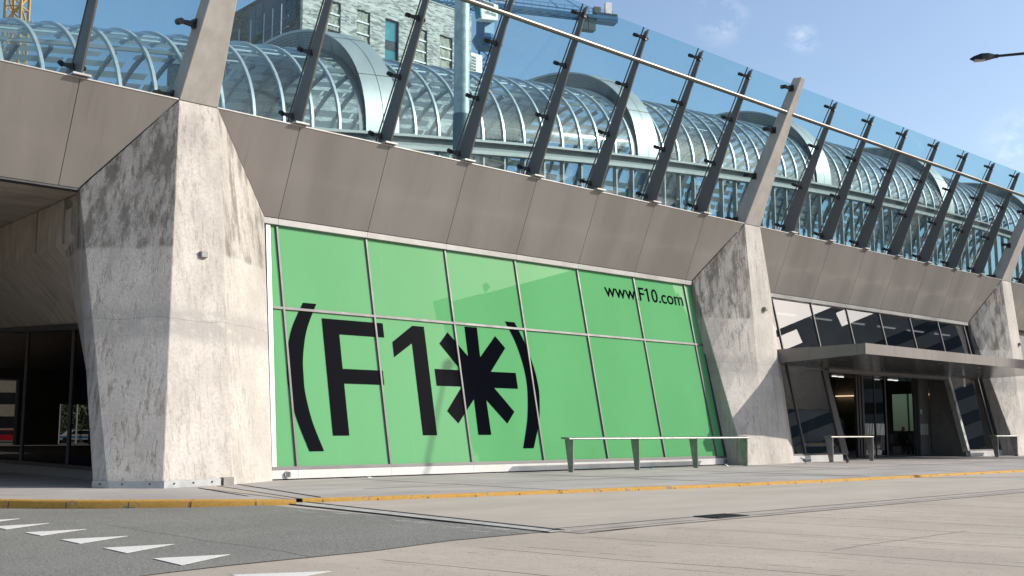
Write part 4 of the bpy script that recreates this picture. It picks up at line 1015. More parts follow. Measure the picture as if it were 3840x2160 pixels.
# canopy
cn = thing('entrance_canopy', 'flat grey metal canopy projecting over the station entrance', 'canopy', (44, 21.5, 4))
oc = Vector((44, 21.5, 4)); m = MB()
xa, xb = 35.25, 53.4
a = [Vector((xa, 19.66, 3.885)), Vector((xb, 19.66, 3.885)), Vector((xb, 23.95, 3.70)), Vector((xa + 0.15, 23.95, 3.70))]
b = [Vector((xa, 19.66, 4.25)), Vector((xb, 19.66, 4.25)), Vector((xb, 24.0, 4.22)), Vector((xa + 0.15, 24.0, 4.22))]
m.hexa([p - oc for p in a], [p - oc for p in b]); m.obj('canopy_deck', M['soffit_metal'], cn)
xs = [xa - 0.01, 37.34, 40.19, 43.07, 45.9, 48.8, 51.5, xb]
for p, q in zip(xs, xs[1:]):
    m = MB(); m.hexa([Vector((p + 0.006, 19.62, 3.875)) - oc, Vector((q - 0.006, 19.62, 3.875)) - oc, Vector((q - 0.006, 19.655, 3.875)) - oc, Vector((p + 0.006, 19.655, 3.875)) - oc],
                     [Vector((p + 0.006, 19.62, 4.262)) - oc, Vector((q - 0.006, 19.62, 4.262)) - oc, Vector((q - 0.006, 19.655, 4.262)) - oc, Vector((p + 0.006, 19.655, 4.262)) - oc]); m.obj('front_fascia', M['cladding'], cn)
for y0, y1 in ((19.66, 19.95), (19.96, 21.9), (21.91, 23.6)):
    m = MB(); xo = 0.15 * (y0 - 19.66) / 4.3; xo1 = 0.15 * (y1 - 19.66) / 4.3; zb0 = 3.875 - 0.185 * (y0 - 19.66) / 4.3; zb1 = 3.875 - 0.185 * (y1 - 19.66) / 4.3
    m.hexa([Vector((xa - 0.012 + xo, y0, zb0)) - oc, Vector((xa - 0.004 + xo, y0, zb0)) - oc, Vector((xa - 0.004 + xo1, y1, zb1)) - oc, Vector((xa - 0.012 + xo1, y1, zb1)) - oc],
           [Vector((xa - 0.012 + xo, y0, 4.26)) - oc, Vector((xa - 0.004 + xo, y0, 4.26)) - oc, Vector((xa - 0.004 + xo1, y1, 4.235)) - oc, Vector((xa - 0.012 + xo1, y1, 4.235)) - oc]); m.obj('side_fascia', M['cladding'], cn)
m = MB(); m.box(50.6 - oc.x, 50.78 - oc.x, 23.2 - oc.y, 23.24 - oc.y, -0.75, -0.35); m.obj('hanging_sign', M['white'], cn)
# ceiling lights
LX0, LZ, LY = 2.06, 5.95, 25.2
for i in range(6):
    x = XN(9) + LX0 + i * S
    t = thing('ceiling_light', 'slim white tube light behind the upper entrance windows, number %s from the left' % ['one', 'two', 'three', 'four', 'five', 'six'][i], 'ceiling light', (x, LY, LZ), 'tube lights behind the upper windows')
    m = MB(); m.box(-0.78, 0.78, -0.04, 0.04, 0.0, 0.07); m.obj("tube", M['tube_light'], t)
    m = MB(); m.box(-0.9, 0.9, -0.06, 0.06, 0.06, 0.12); m.obj('housing', M['white'], t)
for i, (x, y) in enumerate([(43.0, 26.2), (43.9, 26.0), (44.6, 26.1), (47.6, 26.0), (48.2, 26.3), (48.9, 26.0), (49.6, 26.1)]):
    m = MB(); m.box(x - 0.2, x + 0.2, y - 0.03, y + 0.03, 3.595, 3.625)
    tag(m.obj('door_downlight', M['tube_light']), 'small white strip light under the entrance ceiling above the doors', 'strip light', 'strip lights above the doors')
m = MB(); m.box(62.05, 62.1, 31.2, 33.0, 1.2, 3.4); m.box(62.02, 62.13, 31.9, 31.97, 1.2, 3.4)
tag(m.obj('rear_window', M['rear_glass']), 'dim rear window of the hall seen through the right doorway', 'window')
for i, (a, b, c) in enumerate([(35.3, 36.6, 3.34), (30.2, 31.1, 3.3)]):
    m = MB(); m.box(61.8, 61.9, a, b, c, c + 0.06)
    tag(m.obj('wall_light', M['warm_light']), ['long warm light strip deep inside the hall beyond the left doorway', 'short warm light strip deep inside the hall beyond the right doorway'][i], 'wall light')
t = thing('louvre_screen', 'pale slatted screen high inside the hall beyond the left doorway', 'louvre', (61.9, 36, 4.3))
m = MB()
for k in range(6): m.box(-0.05, 0, -0.8, 0.6, -0.3 + k * 0.1, -0.24 + k * 0.1)
m.obj('slats', M['slat'], t)
# inside the hall: bench, green poster, waiting people
m = MB(); m.box(61.9, 61.96, 35.2, 36.5, 1.3, 2.25)
tag(m.obj('green_poster', M['light_green']), 'bright green poster board inside the hall beyond the left doorway', 'poster')
t = thing('waiting_bench', 'long dark red bench with metal rails inside the hall beyond the right doorway', 'bench', (54.3, 27.35, 0.02))
m = MB(); m.box(-2.6, 2.6, -0.25, 0.25, 0.43, 0.48); m.obj('seat', M['cloth_red'], t)
m = MB(); m.box(-2.6, 2.6, 0.25, 0.29, 0.55, 0.98); m.obj('backrest', M['mid_grey'], t)
for x in (-2.4, 0, 2.4):
    m = MB(); m.box(x - 0.03, x + 0.03, -0.22, 0.27, 0, 0.43); m.obj('leg', M['alu'], t)

def person(name, label, joints, edges, radii, loc, rz, skin_fn):
    """one continuous skinned body from a joint skeleton"""
    me = bpy.data.meshes.new(name); me.from_pydata(joints, edges, [])
    o = bpy.data.objects.new(name, me); col.objects.link(o)
    md = o.modifiers.new('skin', 'SKIN')
    for i, r in enumerate(radii): me.skin_vertices[0].data[i].radius = (r, r * 0.8)
    me.skin_vertices[0].data[0].use_root = True
    sb = o.modifiers.new('sub', 'SUBSURF'); sb.levels = 1; sb.render_levels = 1
    dg = bpy.context.evaluated_depsgraph_get(); m2 = bpy.data.meshes.new_from_object(o.evaluated_get(dg))
    bpy.data.objects.remove(o)
    m2.materials.clear(); m2.materials.append(M['cloth_dark']); m2.materials.append(M['skin'])
    for p in m2.polygons:
        p.material_index = 1 if skin_fn(p.center) else 0; p.use_smooth = True
    q = link(name, m2); q.scale = (1.18, 1.18, 1.18); q.location = loc; q.rotation_euler = (0, 0, rz); return tag(q, label, 'person')
st = [(0, 0, .95), (0, 0, 1.15), (0, 0, 1.38), (0, -.01, 1.5), (0, -.03, 1.58), (0, -.03, 1.70), (-.10, 0, .9), (-.11, -.01, .5), (-.11, .02, .08), (-.11, -.13, .04), (.10, 0, .9), (.11, -.01, .5), (.11, .02, .08), (.11, -.13, .04),
      (-.2, 0, 1.38), (-.25, .02, 1.1), (-.24, -.08, .86), (-.24, -.11, .77), (.2, 0, 1.38), (.25, .02, 1.1), (.24, -.08, .86), (.24, -.11, .77)]
ed = [(0, 1), (1, 2), (2, 3), (3, 4), (4, 5), (0, 6), (6, 7), (7, 8), (8, 9), (0, 10), (10, 11), (11, 12), (12, 13), (2, 14), (14, 15), (15, 16), (16, 17), (2, 18), (18, 19), (19, 20), (20, 21)]
ra = [.15, .14, .16, .06, .085, .085, .09, .065, .045, .04, .09, .065, .045, .04, .065, .045, .035, .035, .065, .045, .035, .035]
person('person', 'standing person in dark clothes just inside the left doorway', st, ed, ra, (44.0, 26.05, 0.02), R(-40), lambda c: c.z > 1.46 or (c.z < .84 and abs(c.x) > .2))
si = [(0, 0, .52), (0, -.02, .75), (0, -.04, .98), (0, -.06, 1.1), (0, -.09, 1.18), (0, -.09, 1.29), (-.10, -.05, .5), (-.13, -.45, .50), (-.12, -.47, .1), (-.12, -.6, .05), (.10, -.05, .5), (.13, -.45, .50), (.12, -.47, .1), (.12, -.6, .05),
      (-.2, -.04, .98), (-.24, -.06, .72), (-.14, -.32, .62), (-.12, -.4, .6), (.2, -.04, .98), (.24, -.06, .72), (.14, -.32, .62), (.12, -.4, .6)]
person('person', 'seated person in dark clothes inside the right doorway', si, ed, ra, (52.3, 27.3, -0.1), R(-20), lambda c: c.z > 1.07)

# ------------------------------------------------------------------ leaning rails on the pavement
def rail(label, x0, x1, legs, yf):
    t = thing('leaning_rail', label, 'leaning rail', (x0, yf, 0), 'brushed steel leaning rails on the pavement')
    m = MB(); rings = []
    prof = [(-0.02, 0.925), (-0.03, 0.945), (-0.015, 0.968), (0.04, 0.982), (0.16, 0.995), (0.28, 0.995), (0.33, 0.985), (0.34, 0.965), (0.325, 0.945), (0.0, 0.92)]
    for x in (-0.17, x1 - x0 + 0.1): rings.append([(x, y, z) for y, z in prof])
    m.sweep(rings); m.obj('seat_bar', M['stainless'], t, True, angle=30)
    for lx_ in legs:
        m = MB(); x = lx_ - x0
        m.hexa([(x - 0.025, 0.0, 0.0), (x + 0.025, 0.0, 0.0), (x + 0.025, 0.17, 0.0), (x - 0.025, 0.17, 0.0)], [(x - 0.025, -0.015, 0.93), (x + 0.025, -0.015, 0.93), (x + 0.025, 0.33, 0.945), (x - 0.025, 0.33, 0.945)])
        bevel(m.obj('leg', M['stainless'], t), 0.006, 1)
rail('long brushed steel leaning rail with four legs before the green window', 22.73, 31.22, [22.729, 25.621, 28.497, 31.223], 21.90)
rail('short brushed steel leaning rail left of the doors under the canopy', 37.6, 40.5, [37.53, 40.55], 22.42)
rail('short brushed steel leaning rail at the right edge beyond the doors', 50.95, 53.1, [50.93, 53.05], 21.9)

# ------------------------------------------------------------------ pigeons and litter
def pigeon(label, loc, rz, pitch):
    t = thing('pigeon', label, 'pigeon', loc, 'pigeons on the pavement', rz)
    spine = [(-0.20, 0.10, 0.012, 0.022), (-0.12, 0.115, 0.02, 0.03), (-0.06, 0.13, 0.045, 0.05), (0.0, 0.135, 0.06, 0.066), (0.06, 0.145, 0.058, 0.064), (0.10, 0.175, 0.038, 0.045), (0.115, 0.215, 0.026, 0.028), (0.13, 0.245, 0.028, 0.028), (0.15, 0.25, 0.02, 0.018), (0.165, 0.247, 0.006, 0.006), (0.185, 0.243, 0.002, 0.002)]
    def P(x, z):
        a = R(pitch); return (x * math.cos(a) - (z - 0.12) * math.sin(a), (z - 0.12) * math.cos(a) + x * math.sin(a) + 0.12)
    m = MB(); rings = []
    for x, z, ry, rz_ in spine:
        ring = []
        for k in range(12):
            a = 2 * math.pi * k / 12; xx, zz = P(x, z + rz_ * math.sin(a)); ring.append((xx, ry * math.cos(a), zz))
        rings.append(ring)
    m.sweep(rings); m.obj('body', M['pigeon_dark'] if pitch > 20 else M['pigeon'], t, True, angle=60)
    for s in (-1, 1):
        m = MB(); rings = []
        for x, z, hw, hz in ((-0.19, 0.125, 0.004, 0.008), (-0.1, 0.14, 0.012, 0.03), (0.0, 0.155, 0.016, 0.045), (0.06, 0.16, 0.01, 0.03)):
            xx, zz = P(x, z); rings.append([(xx, s * 0.05 + hw * math.cos(2 * math.pi * k / 8), zz + hz * math.sin(2 * math.pi * k / 8)) for k in range(8)])
        m.sweep(rings); m.obj('wing', M['pigeon_pale'] if pitch < 20 else M['pigeon_dark'], t, True, angle=60)
        m = MB(); m.tube((0.01, s * 0.025, 0.09), (0.015, s * 0.028, 0.006), 0.007, 0.006, 8)
        for a in (-0.4, 0.0, 0.4): m.tube((0.015, s * 0.028, 0.006), (0.055, s * 0.028 + 0.035 * math.sin(a), 0.004), 0.005, 0.003, 6)
        m.obj('leg', M['pink'], t)
pigeon('grey pigeon bending down at the foot of the stained pier', (34.55, 21.75, 0.003), R(140), -14)
pigeon('dark pigeon standing upright beside the short leaning rail', (36.5, 21.25, 0.003), R(200), 38)
for i, (x, y, s_, mt, lb) in enumerate([(30.6, 22.35, 0.13, 'litter', 'crumpled pale paper lying near the right end of the long rail'), (26.9, 22.5, 0.1, 'blue_litter', 'flat blue wrapper lying at the foot of the green window'), (16.2, 22.75, 0.12, 'litter', 'flat pale scrap by the plinth under the letters')]):
    m = MB(); pts = [(x + s_ * math.cos(a) * random.uniform(.6, 1.2), y + s_ * math.sin(a) * random.uniform(.5, 1.0), 0.004) for a in [k * math.pi / 3 for k in range(6)]]
    m.hexa(pts, [(px * .5 + x * .5, py * .5 + y * .5, 0.03 + (0.07 if i == 0 else 0.0) * random.random()) for px, py, _ in pts])
    tag(m.obj('litter', M[mt]), lb, 'litter')

# ------------------------------------------------------------------ glazed vault behind the screens
ZC = [-0.0013157, 0.0617602, 14.698874]
YG, VA, VBH = 32.0, 5.2, 4.22
def zg(X): d = min(X, 84) - 50; return ZC[0] * d * d + ZC[1] * d + ZC[2]      # the vault climbs gently to the right
def vp(X, th, dr=0.0): return Vector((X, YG + VA - (VA + dr) * math.cos(th), zg(X) + (VBH + dr) * math.sin(th)))
VX, VY, VZ = 45, 30, 8.8
tv = thing('glass_vault', 'long rising glass barrel vault with pale ribs behind the screens', 'glass roof', (VX, VY, VZ)); oV = Vector((VX, VY, VZ))
XA, XB = 9.5, 96
ribx = []; X = 24.688 - 1.14 * 13
while X < XB: ribx.append(X); X += 1.14
COLX = [22.36, 37.55, 52.83, 68.1, 83.3]; CW = 1.5
incol = lambda x: any(c - 0.05 < x < c + CW + 0.05 for c in COLX)
NT = 30
for X in ribx:
    if incol(X): continue
    m = MB(); rings = []
    for k in range(17):
        th = math.pi * k / NT
        rings.append([vp(X - 0.05, th, -0.04) - oV, vp(X + 0.05, th, -0.04) - oV, vp(X + 0.05, th, 0.07) - oV, vp(X - 0.05, th, 0.07) - oV])
    m.sweep(rings); m.obj('rib', M['rib'], tv, True, angle=40)
xs = [XA + (XB - XA) * k / 60 for k in range(61)]
m = MB(); pts = []
for X in xs:
    for k in range(NT + 1): pts.append(vp(X, math.pi * k / NT) - oV)
n_ = NT + 1
m.add(pts, [(i * n_ + k, i * n_ + k + 1, (i + 1) * n_ + k + 1, (i + 1) * n_ + k) for i in range(60) for k in range(NT)])
m.obj('vault_glazing', M['tube_glass'], tv, True, angle=60)
def along(fn, wa, wb, name, mat, x0=XA, x1=XB, step=2.5, par=tv):
    m = MB(); rings = []; X = x0
    while X <= x1:
        c = fn(X) - oV; rings.append([c + Vector((0, -wa / 2, -wb / 2)), c + Vector((0, wa / 2, -wb / 2)), c + Vector((0, wa / 2, wb / 2)), c + Vector((0, -wa / 2, wb / 2))]); X += step
    m.sweep(rings); return m.obj(name, mat, par)
for th in (52, 76, 100): along(lambda X: vp(X, R(th), -0.10), 0.05, 0.06, 'purlin', M['rib'])
# gutter beam at the springing
along(lambda X: Vector((X, YG - 0.02, zg(X) - 0.03)), 0.40, 0.10, 'gutter_flange', M['gutter'])
along(lambda X: Vector((X, YG + 0.06, zg(X) - 0.25)), 0.10, 0.34, 'gutter_web', M['collar_dark'])
along(lambda X: Vector((X, YG - 0.05, zg(X) - 0.50)), 0.34, 0.15, 'gutter_flange', M['gutter'])
m = MB()
for X in ribx:
    if X > 18: m.box(X - 0.04 - oV.x, X + 0.04 - oV.x, YG - 0.08 - oV.y, YG + 0.14 - oV.y, 0.0, zg(X) - 0.57 - VZ)
m.obj('wall_posts', M['gutter'], tv)['kind'] = 'stuff'
xw = [XA + 2.5 * k for k in range(35)]
def strip(m, fa, fb, X=None):
    pts = []
    for x in (X or xw): pts += [fa(x) - oV, fb(x) - oV]
    n = len(pts) // 2
    m.add(pts, [(2 * i, 2 * i + 2, 2 * i + 3, 2 * i + 1) for i in range(n - 1)])
m = MB(); strip(m, lambda X: Vector((X, YG + 0.16, 8.8)), lambda X: Vector((X, YG + 0.16, zg(X) - 0.57)))
m.obj('wall_glazing', M['tube_glass'], tv)
# far side: dark lining at the crown, then pale boards with gaps, and rear ribs and struts darkened for backlit shade
m = MB()
def broken(fa, fb, seed):
    rnd = random.Random(seed); x = XA
    while x < XB - 3:
        L = rnd.choice((1.14, 2.28, 2.28, 3.42, 4.56)); 
        if rnd.random() > 0.10: strip(m, fa, fb, [x + 0.06, x + L - 0.06])
        x += L
for k in range(14):
    t0, t1 = R(74 + k * 7.3), R(74 + k * 7.3 + (3.4 if k < 3 else 4.4))
    broken(lambda X: vp(X, t0, -0.10), lambda X: vp(X, t1, -0.10), k)
m.obj('shading_boards', M['fabric'], tv); m = MB()
for k in range(9):
    dz = 0.25 + 0.85 * k
    broken(lambda X: Vector((X, YG + 2 * VA, zg(X) - dz)), lambda X: Vector((X, YG + 2 * VA + 0.1, zg(X) - dz - 0.58)), 20 + k)
m.obj('louvre_boards', M['slat'], tv)
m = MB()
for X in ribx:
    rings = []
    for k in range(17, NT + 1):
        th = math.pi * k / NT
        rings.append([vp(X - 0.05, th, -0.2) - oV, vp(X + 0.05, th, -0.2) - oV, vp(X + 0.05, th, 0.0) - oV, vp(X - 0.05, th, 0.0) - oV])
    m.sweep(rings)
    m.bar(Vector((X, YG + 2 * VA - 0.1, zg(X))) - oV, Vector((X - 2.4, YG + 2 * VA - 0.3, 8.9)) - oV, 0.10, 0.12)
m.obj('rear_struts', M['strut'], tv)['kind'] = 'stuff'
m = MB(); m.box(XA - oV.x, XB - oV.x, YG - oV.y, YG + 2 * VA - oV.y, -0.02, 0.05); m.obj('floor_deck', M['mid_grey'], tv)
# collars that stand proud of the vault and run on behind it
def sg(v, e): return math.copysign(abs(v) ** e, v)
def cp(X, th, a, b, e=0.93): return Vector((X, YG - 0.1 + a - a * sg(math.cos(th), e), zg(X) + b * sg(math.sin(th), e)))
for ci, X in enumerate(COLX):
    m = MB(); N = 40; th0, th1 = R(0), R(158)
    A, B = 7.0, 5.45
    sec = []
    def inner(x, th, f):   # f = 0 outer edge, 1 vault skin
        o_ = cp(x, th, A, B); i_ = vp(x, min(th * 1.12, R(178)), 0.02); return o_.lerp(i_, f)
    for k in range(N + 1):
        th = th0 + (th1 - th0) * k / N
        sec.append([cp(X, th, A, B) - oV, cp(X + CW, th, A, B) - oV, inner(X + CW, th, 0.9) - oV, inner(X + 0.14, th, 0.9) - oV])
    m.sweep(sec); c = m.obj('collar', M['collar'], tv, True, angle=40)
    m = MB(); sec2 = []
    for k in range(N + 1):
        th = th0 + (th1 - th0) * k / N
        sec2.append([inner(X - 0.012, th, 0.10) - oV, inner(X + 0.10, th, 0.88) - oV, inner(X - 0.25, th, 1.0) - oV])
    m.sweep(sec2, closed=False); m.obj('collar_side', M['collar_dark'], c, True)
    m = MB()
    for jx in range(6):
        f0 = 0.18 + jx * 0.11; f1 = f0 + 0.055
        for k in range(2, N):
            if k % 6 == 0: continue
            ta = th0 + (th1 - th0) * k / N; tb_ = th0 + (th1 - th0) * (k + 1) / N
            m.prism([inner(X - 0.03 + 0.10 * f0, ta, f0) - oV, inner(X - 0.03 + 0.10 * f0, tb_, f0) - oV, inner(X - 0.03 + 0.10 * f1, tb_, f1) - oV, inner(X - 0.03 + 0.10 * f1, ta, f1) - oV], (0.012, 0, 0))
    m.obj('louvre_blades', M['mid_grey'], c)
    m = MB()
    for th in (R(24), R(50), R(78), R(104)): m.bar(cp(X - 0.01, th, A + 0.004, B + 0.004) - oV, cp(X + CW + 0.01, th, A + 0.004, B + 0.004) - oV, 0.03, 0.014)
    pts = []
    for k in range(N + 1):
        th = th0 + (th1 - th0) * k / N; pts += [cp(X + CW * 0.52 - 0.015, th, A + 0.012, B + 0.012) - oV, cp(X + CW * 0.52 + 0.015, th, A + 0.012, B + 0.012) - oV]
    m.add(pts, [(2 * i, 2 * i + 2, 2 * i + 3, 2 * i + 1) for i in range(N)])
    m.obj('panel_joint', M['rubber'], c)
# round pole standing between screen and vault
t = thing('round_pole', 'tall pale round pole with a dark lower sleeve behind the glass screen', 'pole', (22.76, 27.0, 8.8))
m = MB(); m.tube((0, 0, 2.85), (0, 0, 14), 0.265, 0.245, 24); m.obj('shaft', M['pole'], t, True)
m = MB(); m.tube((0, 0, 0), (0, 0, 2.85), 0.285, 0.285, 24); m.obj('section', M['pole_dark'], t, True)  # lower length is a darker, slightly wider tube

# ------------------------------------------------------------------ brick building beyond
bb = thing('brick_building', 'mottled white brick building under construction behind the glass vault', 'building', (46, 75, 0)); oB = Vector((46, 75, 0))
WIN = [(48.45, 49.75, 34.2, 37.35), (51.4, 52.8, 32.2, 37.35), (54.4, 55.9, 31.8, 37.35), (57.65, 59.1, 32.2, 37.35), (60.6, 62.1, 32.2, 37.4)]
# front wall with openings
m = MB(); xs = [46] + [v for w_ in WIN for v in w_[:2]] + [64.4]
for i in range(0, len(xs) - 1, 2): m.box(xs[i] - 46, xs[i + 1] - 46, 0, 0.35, 8, 40.2)
for w_ in WIN: m.box(w_[0] - 46, w_[1] - 46, 0, 0.35, w_[3], 40.2); m.box(w_[0] - 46, w_[1] - 46, 0, 0.35, 8, w_[2])
m.obj('front_wall', M['brick'], bb)
m = MB(); m.box(0.35, 18.4, 0.4, 25, 8, 39.0); m.obj('core', M['dark_grey'], bb)
m = MB(); m.box(0.0, 0.34, 0.36, 25, 8, 38.95); m.obj('side_wall', M['brick_dark'], bb)
m = MB(); m.box(-0.05, 18.45, -0.05, 0.4, 40.2, 40.32); m.obj('parapet', M['mid_grey'], bb)
for i, (a, b, c, d) in enumerate(WIN):
    f = MB(); f.box(a - 46, a - 46 + 0.07, 0.1, 0.34, c, d); f.box(b - 46 - 0.07, b - 46, 0.1, 0.34, c, d); f.box(a - 46 + 0.07, b - 46 - 0.07, 0.1, 0.34, d - 0.07, d)
    f = f.obj('window', M['dark_frame'], bb)
    if i == 2:
        for z0, z1, mt in ((c, 34.6, 'window_blue'), (34.65, 35.4, 'window_dark'), (35.45, d - 0.07, 'window_blue')):
            m = MB(); m.box(a - 45.93, b - 46.07, 0.26, 0.3, z0, z1); m.obj('pane', M[mt], f)
    else:
        lo_ = 33.3 if i else 34.3
        m = MB(); z = lo_ + 0.55
        nx, nz_ = 7, 14; pts = []
        for jz in range(nz_ + 1):
            for jx in range(nx + 1):
                pts.append((a - 45.93 + (b - a - 0.14) * jx / nx, 0.16 + random.uniform(-0.05, 0.05), z + (d - 0.08 - z) * jz / nz_))
        m.add(pts, [(jz * (nx + 1) + jx, jz * (nx + 1) + jx + 1, (jz + 1) * (nx + 1) + jx + 1, (jz + 1) * (nx + 1) + jx) for jz in range(nz_) for jx in range(nx)])
        m.obj('window_wrap', M['foil'], f, True, angle=80)
        m = MB()
        for zz in (z + 0.35, z + 1.35, z + 2.4):
            if zz < d - 0.3: m.box(a - 45.95, b - 46.05, 0.07, 0.10, zz, zz + 0.13)
        m.obj('lath', M['white'], f)
        m = MB(); m.box(a - 45.93, b - 46.07, 0.27, 0.3, c, z); m.obj('pane', M['window_dark'], f)
for (y0, y1, z0, z1) in ((6.4, 8.85, 35.6, 38.45), (0.9, 2.4, 35.2, 37.2), (2.6, 6.2, 33.5, 38.3)):  # widest sheet has no panes: flat dark colour for a shaded balcony recess
    f = MB(); f.box(-0.04, -0.003, y0, y1, z0, z1); f = f.obj('window', M['dark_frame'], bb)
    if y0 != 2.6:
        for k in range(2):
            for j in range(2):
                m = MB(); dy = (y1 - y0) / 2; dz = (z1 - z0) / 2; m.box(-0.06, -0.045, y0 + k * dy + 0.08, y0 + (k + 1) * dy - 0.06, z0 + j * dz + 0.08, z0 + (j + 1) * dz - 0.06); m.obj('pane', M['window_dark'], f)
m = MB(); m.box(18.4, 20.3, 0.6, 6, 30, 36.9); v_ = m.obj('plant_box', M['collar'], bb)
m = MB()
for k in range(9): m.box(18.6, 19.5, 0.54, 0.595, 34.0 + k * 0.3, 34.16 + k * 0.3)
m.obj('vent_slots', M['dark_frame'], v_)
gr = thing('guard_rail', 'thin scaffold guard rail on the dark side of the brick building', 'guard rail', (44.6, 80, 33))
m = MB()
for y in (-4, -2.6, -1.2, 1.0, 3.0, 5.2): m.tube((0, y, -1), (0, y, 3.2 - 0.25 * (y > 2)), 0.05, n=6)
m.obj('posts', M['rib'], gr)
m = MB(); m.tube((0.06, -5, 1.9), (0.06, 8, 1.3), 0.035, n=6); m.tube((0.06, -5, 1.0), (0.06, 8, 0.4), 0.035, n=6); m.obj('rails', M['mid_grey'], gr)

# ------------------------------------------------------------------ tower cranes
def lattice(m, p0, p1, wd, seg, r=0.07, up=(0, 0, 1), tri=False):
    p0, p1 = Vector(p0), Vector(p1); d = p1 - p0; L = d.length; d.normalize()
    a = d.cross(Vector(up)); a = a.normalized() if a.length > 1e-3 else d.orthogonal().normalized(); b = a.cross(d).normalized()
    cs = [a * wd / 2 + b * wd / 2, -a * wd / 2 + b * wd / 2, -a * wd / 2 - b * wd / 2, a * wd / 2 - b * wd / 2]
    for c in cs: m.bar(p0 + c, p1 + c, r * 1.7, r * 1.7)
    n = max(1, int(L / seg))
    for i in range(n):
        q0 = p0 + d * (L * i / n); q1 = p0 + d * (L * (i + 1) / n)
        for k in range(4):
            c0, c1 = cs[k], cs[(k + 1) % 4]
            if (i + k) % 2: c0, c1 = c1, c0
            m.bar(q0 + c0, q1 + c1, r, r); m.bar(q0 + c0, q0 + c1, r * 0.8, r * 0.8)
cr = thing('tower_crane', 'blue tower crane with a white driver cab beyond the brick building', 'crane', (97, 110, 0))
m = MB(); lattice(m, (0, 0, 0), (0, 0, 54.3), 1.7, 1.9, 0.12); m.obj('mast', M['crane_blue'], cr)
m = MB(); m.tube((0, 0, 54.3), (0, 0, 55.4), 1.35, 1.9, 12); m.tube((0, 0, 55.4), (0, 0, 56.1), 1.9, 1.5, 12); m.box(-0.9, 0.9, -0.9, 0.9, 56.1, 60.2); m.obj('slewing_ring', M['crane_blue'], cr)
m = MB(); m.hexa([(-2.6, -2.2, 57.3), (0.5, -2.2, 57.9), (0.5, -0.95, 57.9), (-2.6, -0.95, 57.3)], [(-2.9, -2.2, 60.2), (0.5, -2.2, 60.2), (0.5, -0.95, 60.2), (-2.9, -0.95, 60.2)]); cb = m.obj('cab', M['crane_white'], cr); bevel(cb, 0.12, 2)
m = MB(); m.box(-2.75, -0.4, -2.26, -2.19, 58.9, 60.05); m.obj('window', M['window_dark'], cb)
m = MB(); m.hexa([(-2.68, -2.15, 57.6), (-2.60, -2.15, 57.6), (-2.60, -1.0, 57.6), (-2.68, -1.0, 57.6)], [(-2.98, -2.15, 60.0), (-2.90, -2.15, 60.0), (-2.90, -1.0, 60.0), (-2.98, -1.0, 60.0)]); m.obj('window', M['window_blue'], cb)
me, xa, xb, ya, yb = text_mesh('LIEBHERR', 'cab_lettering', M['black'])
for v in me.vertices: v.co = Vector((-2.1 + (v.co.x - xa) * 2.2 / (xb - xa), -2.27 - v.co.z, 58.32 + (v.co.y - ya) * 0.42 / (yb - ya)))
link('lettering', me, cb)
jd = Vector((math.sin(R(115)), math.cos(R(115)), 0)); jn = Vector((-jd.y, jd.x, 0)) * -1
J = lambda s_, side, z: jd * s_ + jn * side + Vector((0, 0, z))
def jbox(name, mat, s0, s1, a0, a1, z0, z1, par=cr):
    m = MB(); m.hexa([J(s0, a0, z0), J(s1, a0, z0), J(s1, a1, z0), J(s0, a1, z0)], [J(s0, a0, z1), J(s1, a0, z1), J(s1, a1, z1), J(s0, a1, z1)]); return m.obj(name, mat, par)
m = MB()
for sd_ in (-0.75, 0.75): m.bar(J(-1.5, sd_, 60.55), J(19.8, sd_, 60.75), 0.22, 0.5); m.bar(J(-1.5, sd_, 61.3), J(14, sd_, 61.35), 0.1, 0.12)
for k in range(14): m.bar(J(k * 1.4, -0.7, 60.5), J(k * 1.4 + 1.4, 0.7, 60.5), 0.08, 0.08); 
for k in range(10): m.bar(J(k * 1.4, -0.75, 60.7), J(k * 1.4 + 0.7, -0.75, 61.3), 0.07, 0.07); m.bar(J(k * 1.4 + 0.7, -0.75, 61.3), J(k * 1.4 + 1.4, -0.75, 60.7), 0.07, 0.07)
m.obj('counter_jib', M['crane_blue'], cr)
jbox('end_frame', M['crane_blue'], 16.6, 19.9, -0.8, 0.8, 60.2, 61.25)
jbox('sign_board', M['crane_white'], 4.2, 9.2, -0.95, -0.88, 60.95, 61.55)
sb = jbox('sign_board', M['crane_white'], 1.7, 4.7, -0.95, -0.88, 61.75, 63.6)
me, xa, xb, ya, yb = text_mesh('BKL', 'board_lettering', plain('crane_sign_blue', (0.02, 0.06, 0.25)))
for v in me.vertices: v.co = J(1.95 + (v.co.x - xa) * 2.5 / (xb - xa), -0.965 - v.co.z, 61.95 + (v.co.y - ya) * 1.4 / (yb - ya))
link('lettering', me, sb)
for s0 in (14.2, 15.4): jbox('ballast_block', M['ballast'], s0, s0 + 1.1, -0.6, 0.6, 58.7, 61.0)
jbox('winch', M['dark_grey'], 16.4, 17.4, -0.4, 0.4, 61.3, 62.4); jbox('switch_box', M['crane_white'], 18.2, 19.2, -0.4, 0.3, 61.6, 63.3)
jbox('platform', M['dark_grey'], 16.2, 19.8, -0.9, 0.9, 61.27, 61.4)
m = MB()
for k in range(16): m.bar(J(1 + k * 1.25, -0.9, 61.0), J(1 + k * 1.25, -0.9, 62.6), 0.05, 0.05)
for z in (62.1, 62.6): m.bar(J(1, -0.9, z), J(19.8, -0.9, z), 0.05, 0.05)
m.bar(J(0, 0, 69), J(15, 0, 61.6), 0.08, 0.08); m.bar(J(0, 0.4, 69), J(11, 0.4, 61.4), 0.08, 0.08)
m.obj('hand_rails', M['crane_blue'], cr)
m = MB(); lattice(m, J(-1, 0, 60.8), J(-26, 0, 60.8), 1.5, 1.5, 0.12); m.obj('jib', M['crane_blue'], cr)
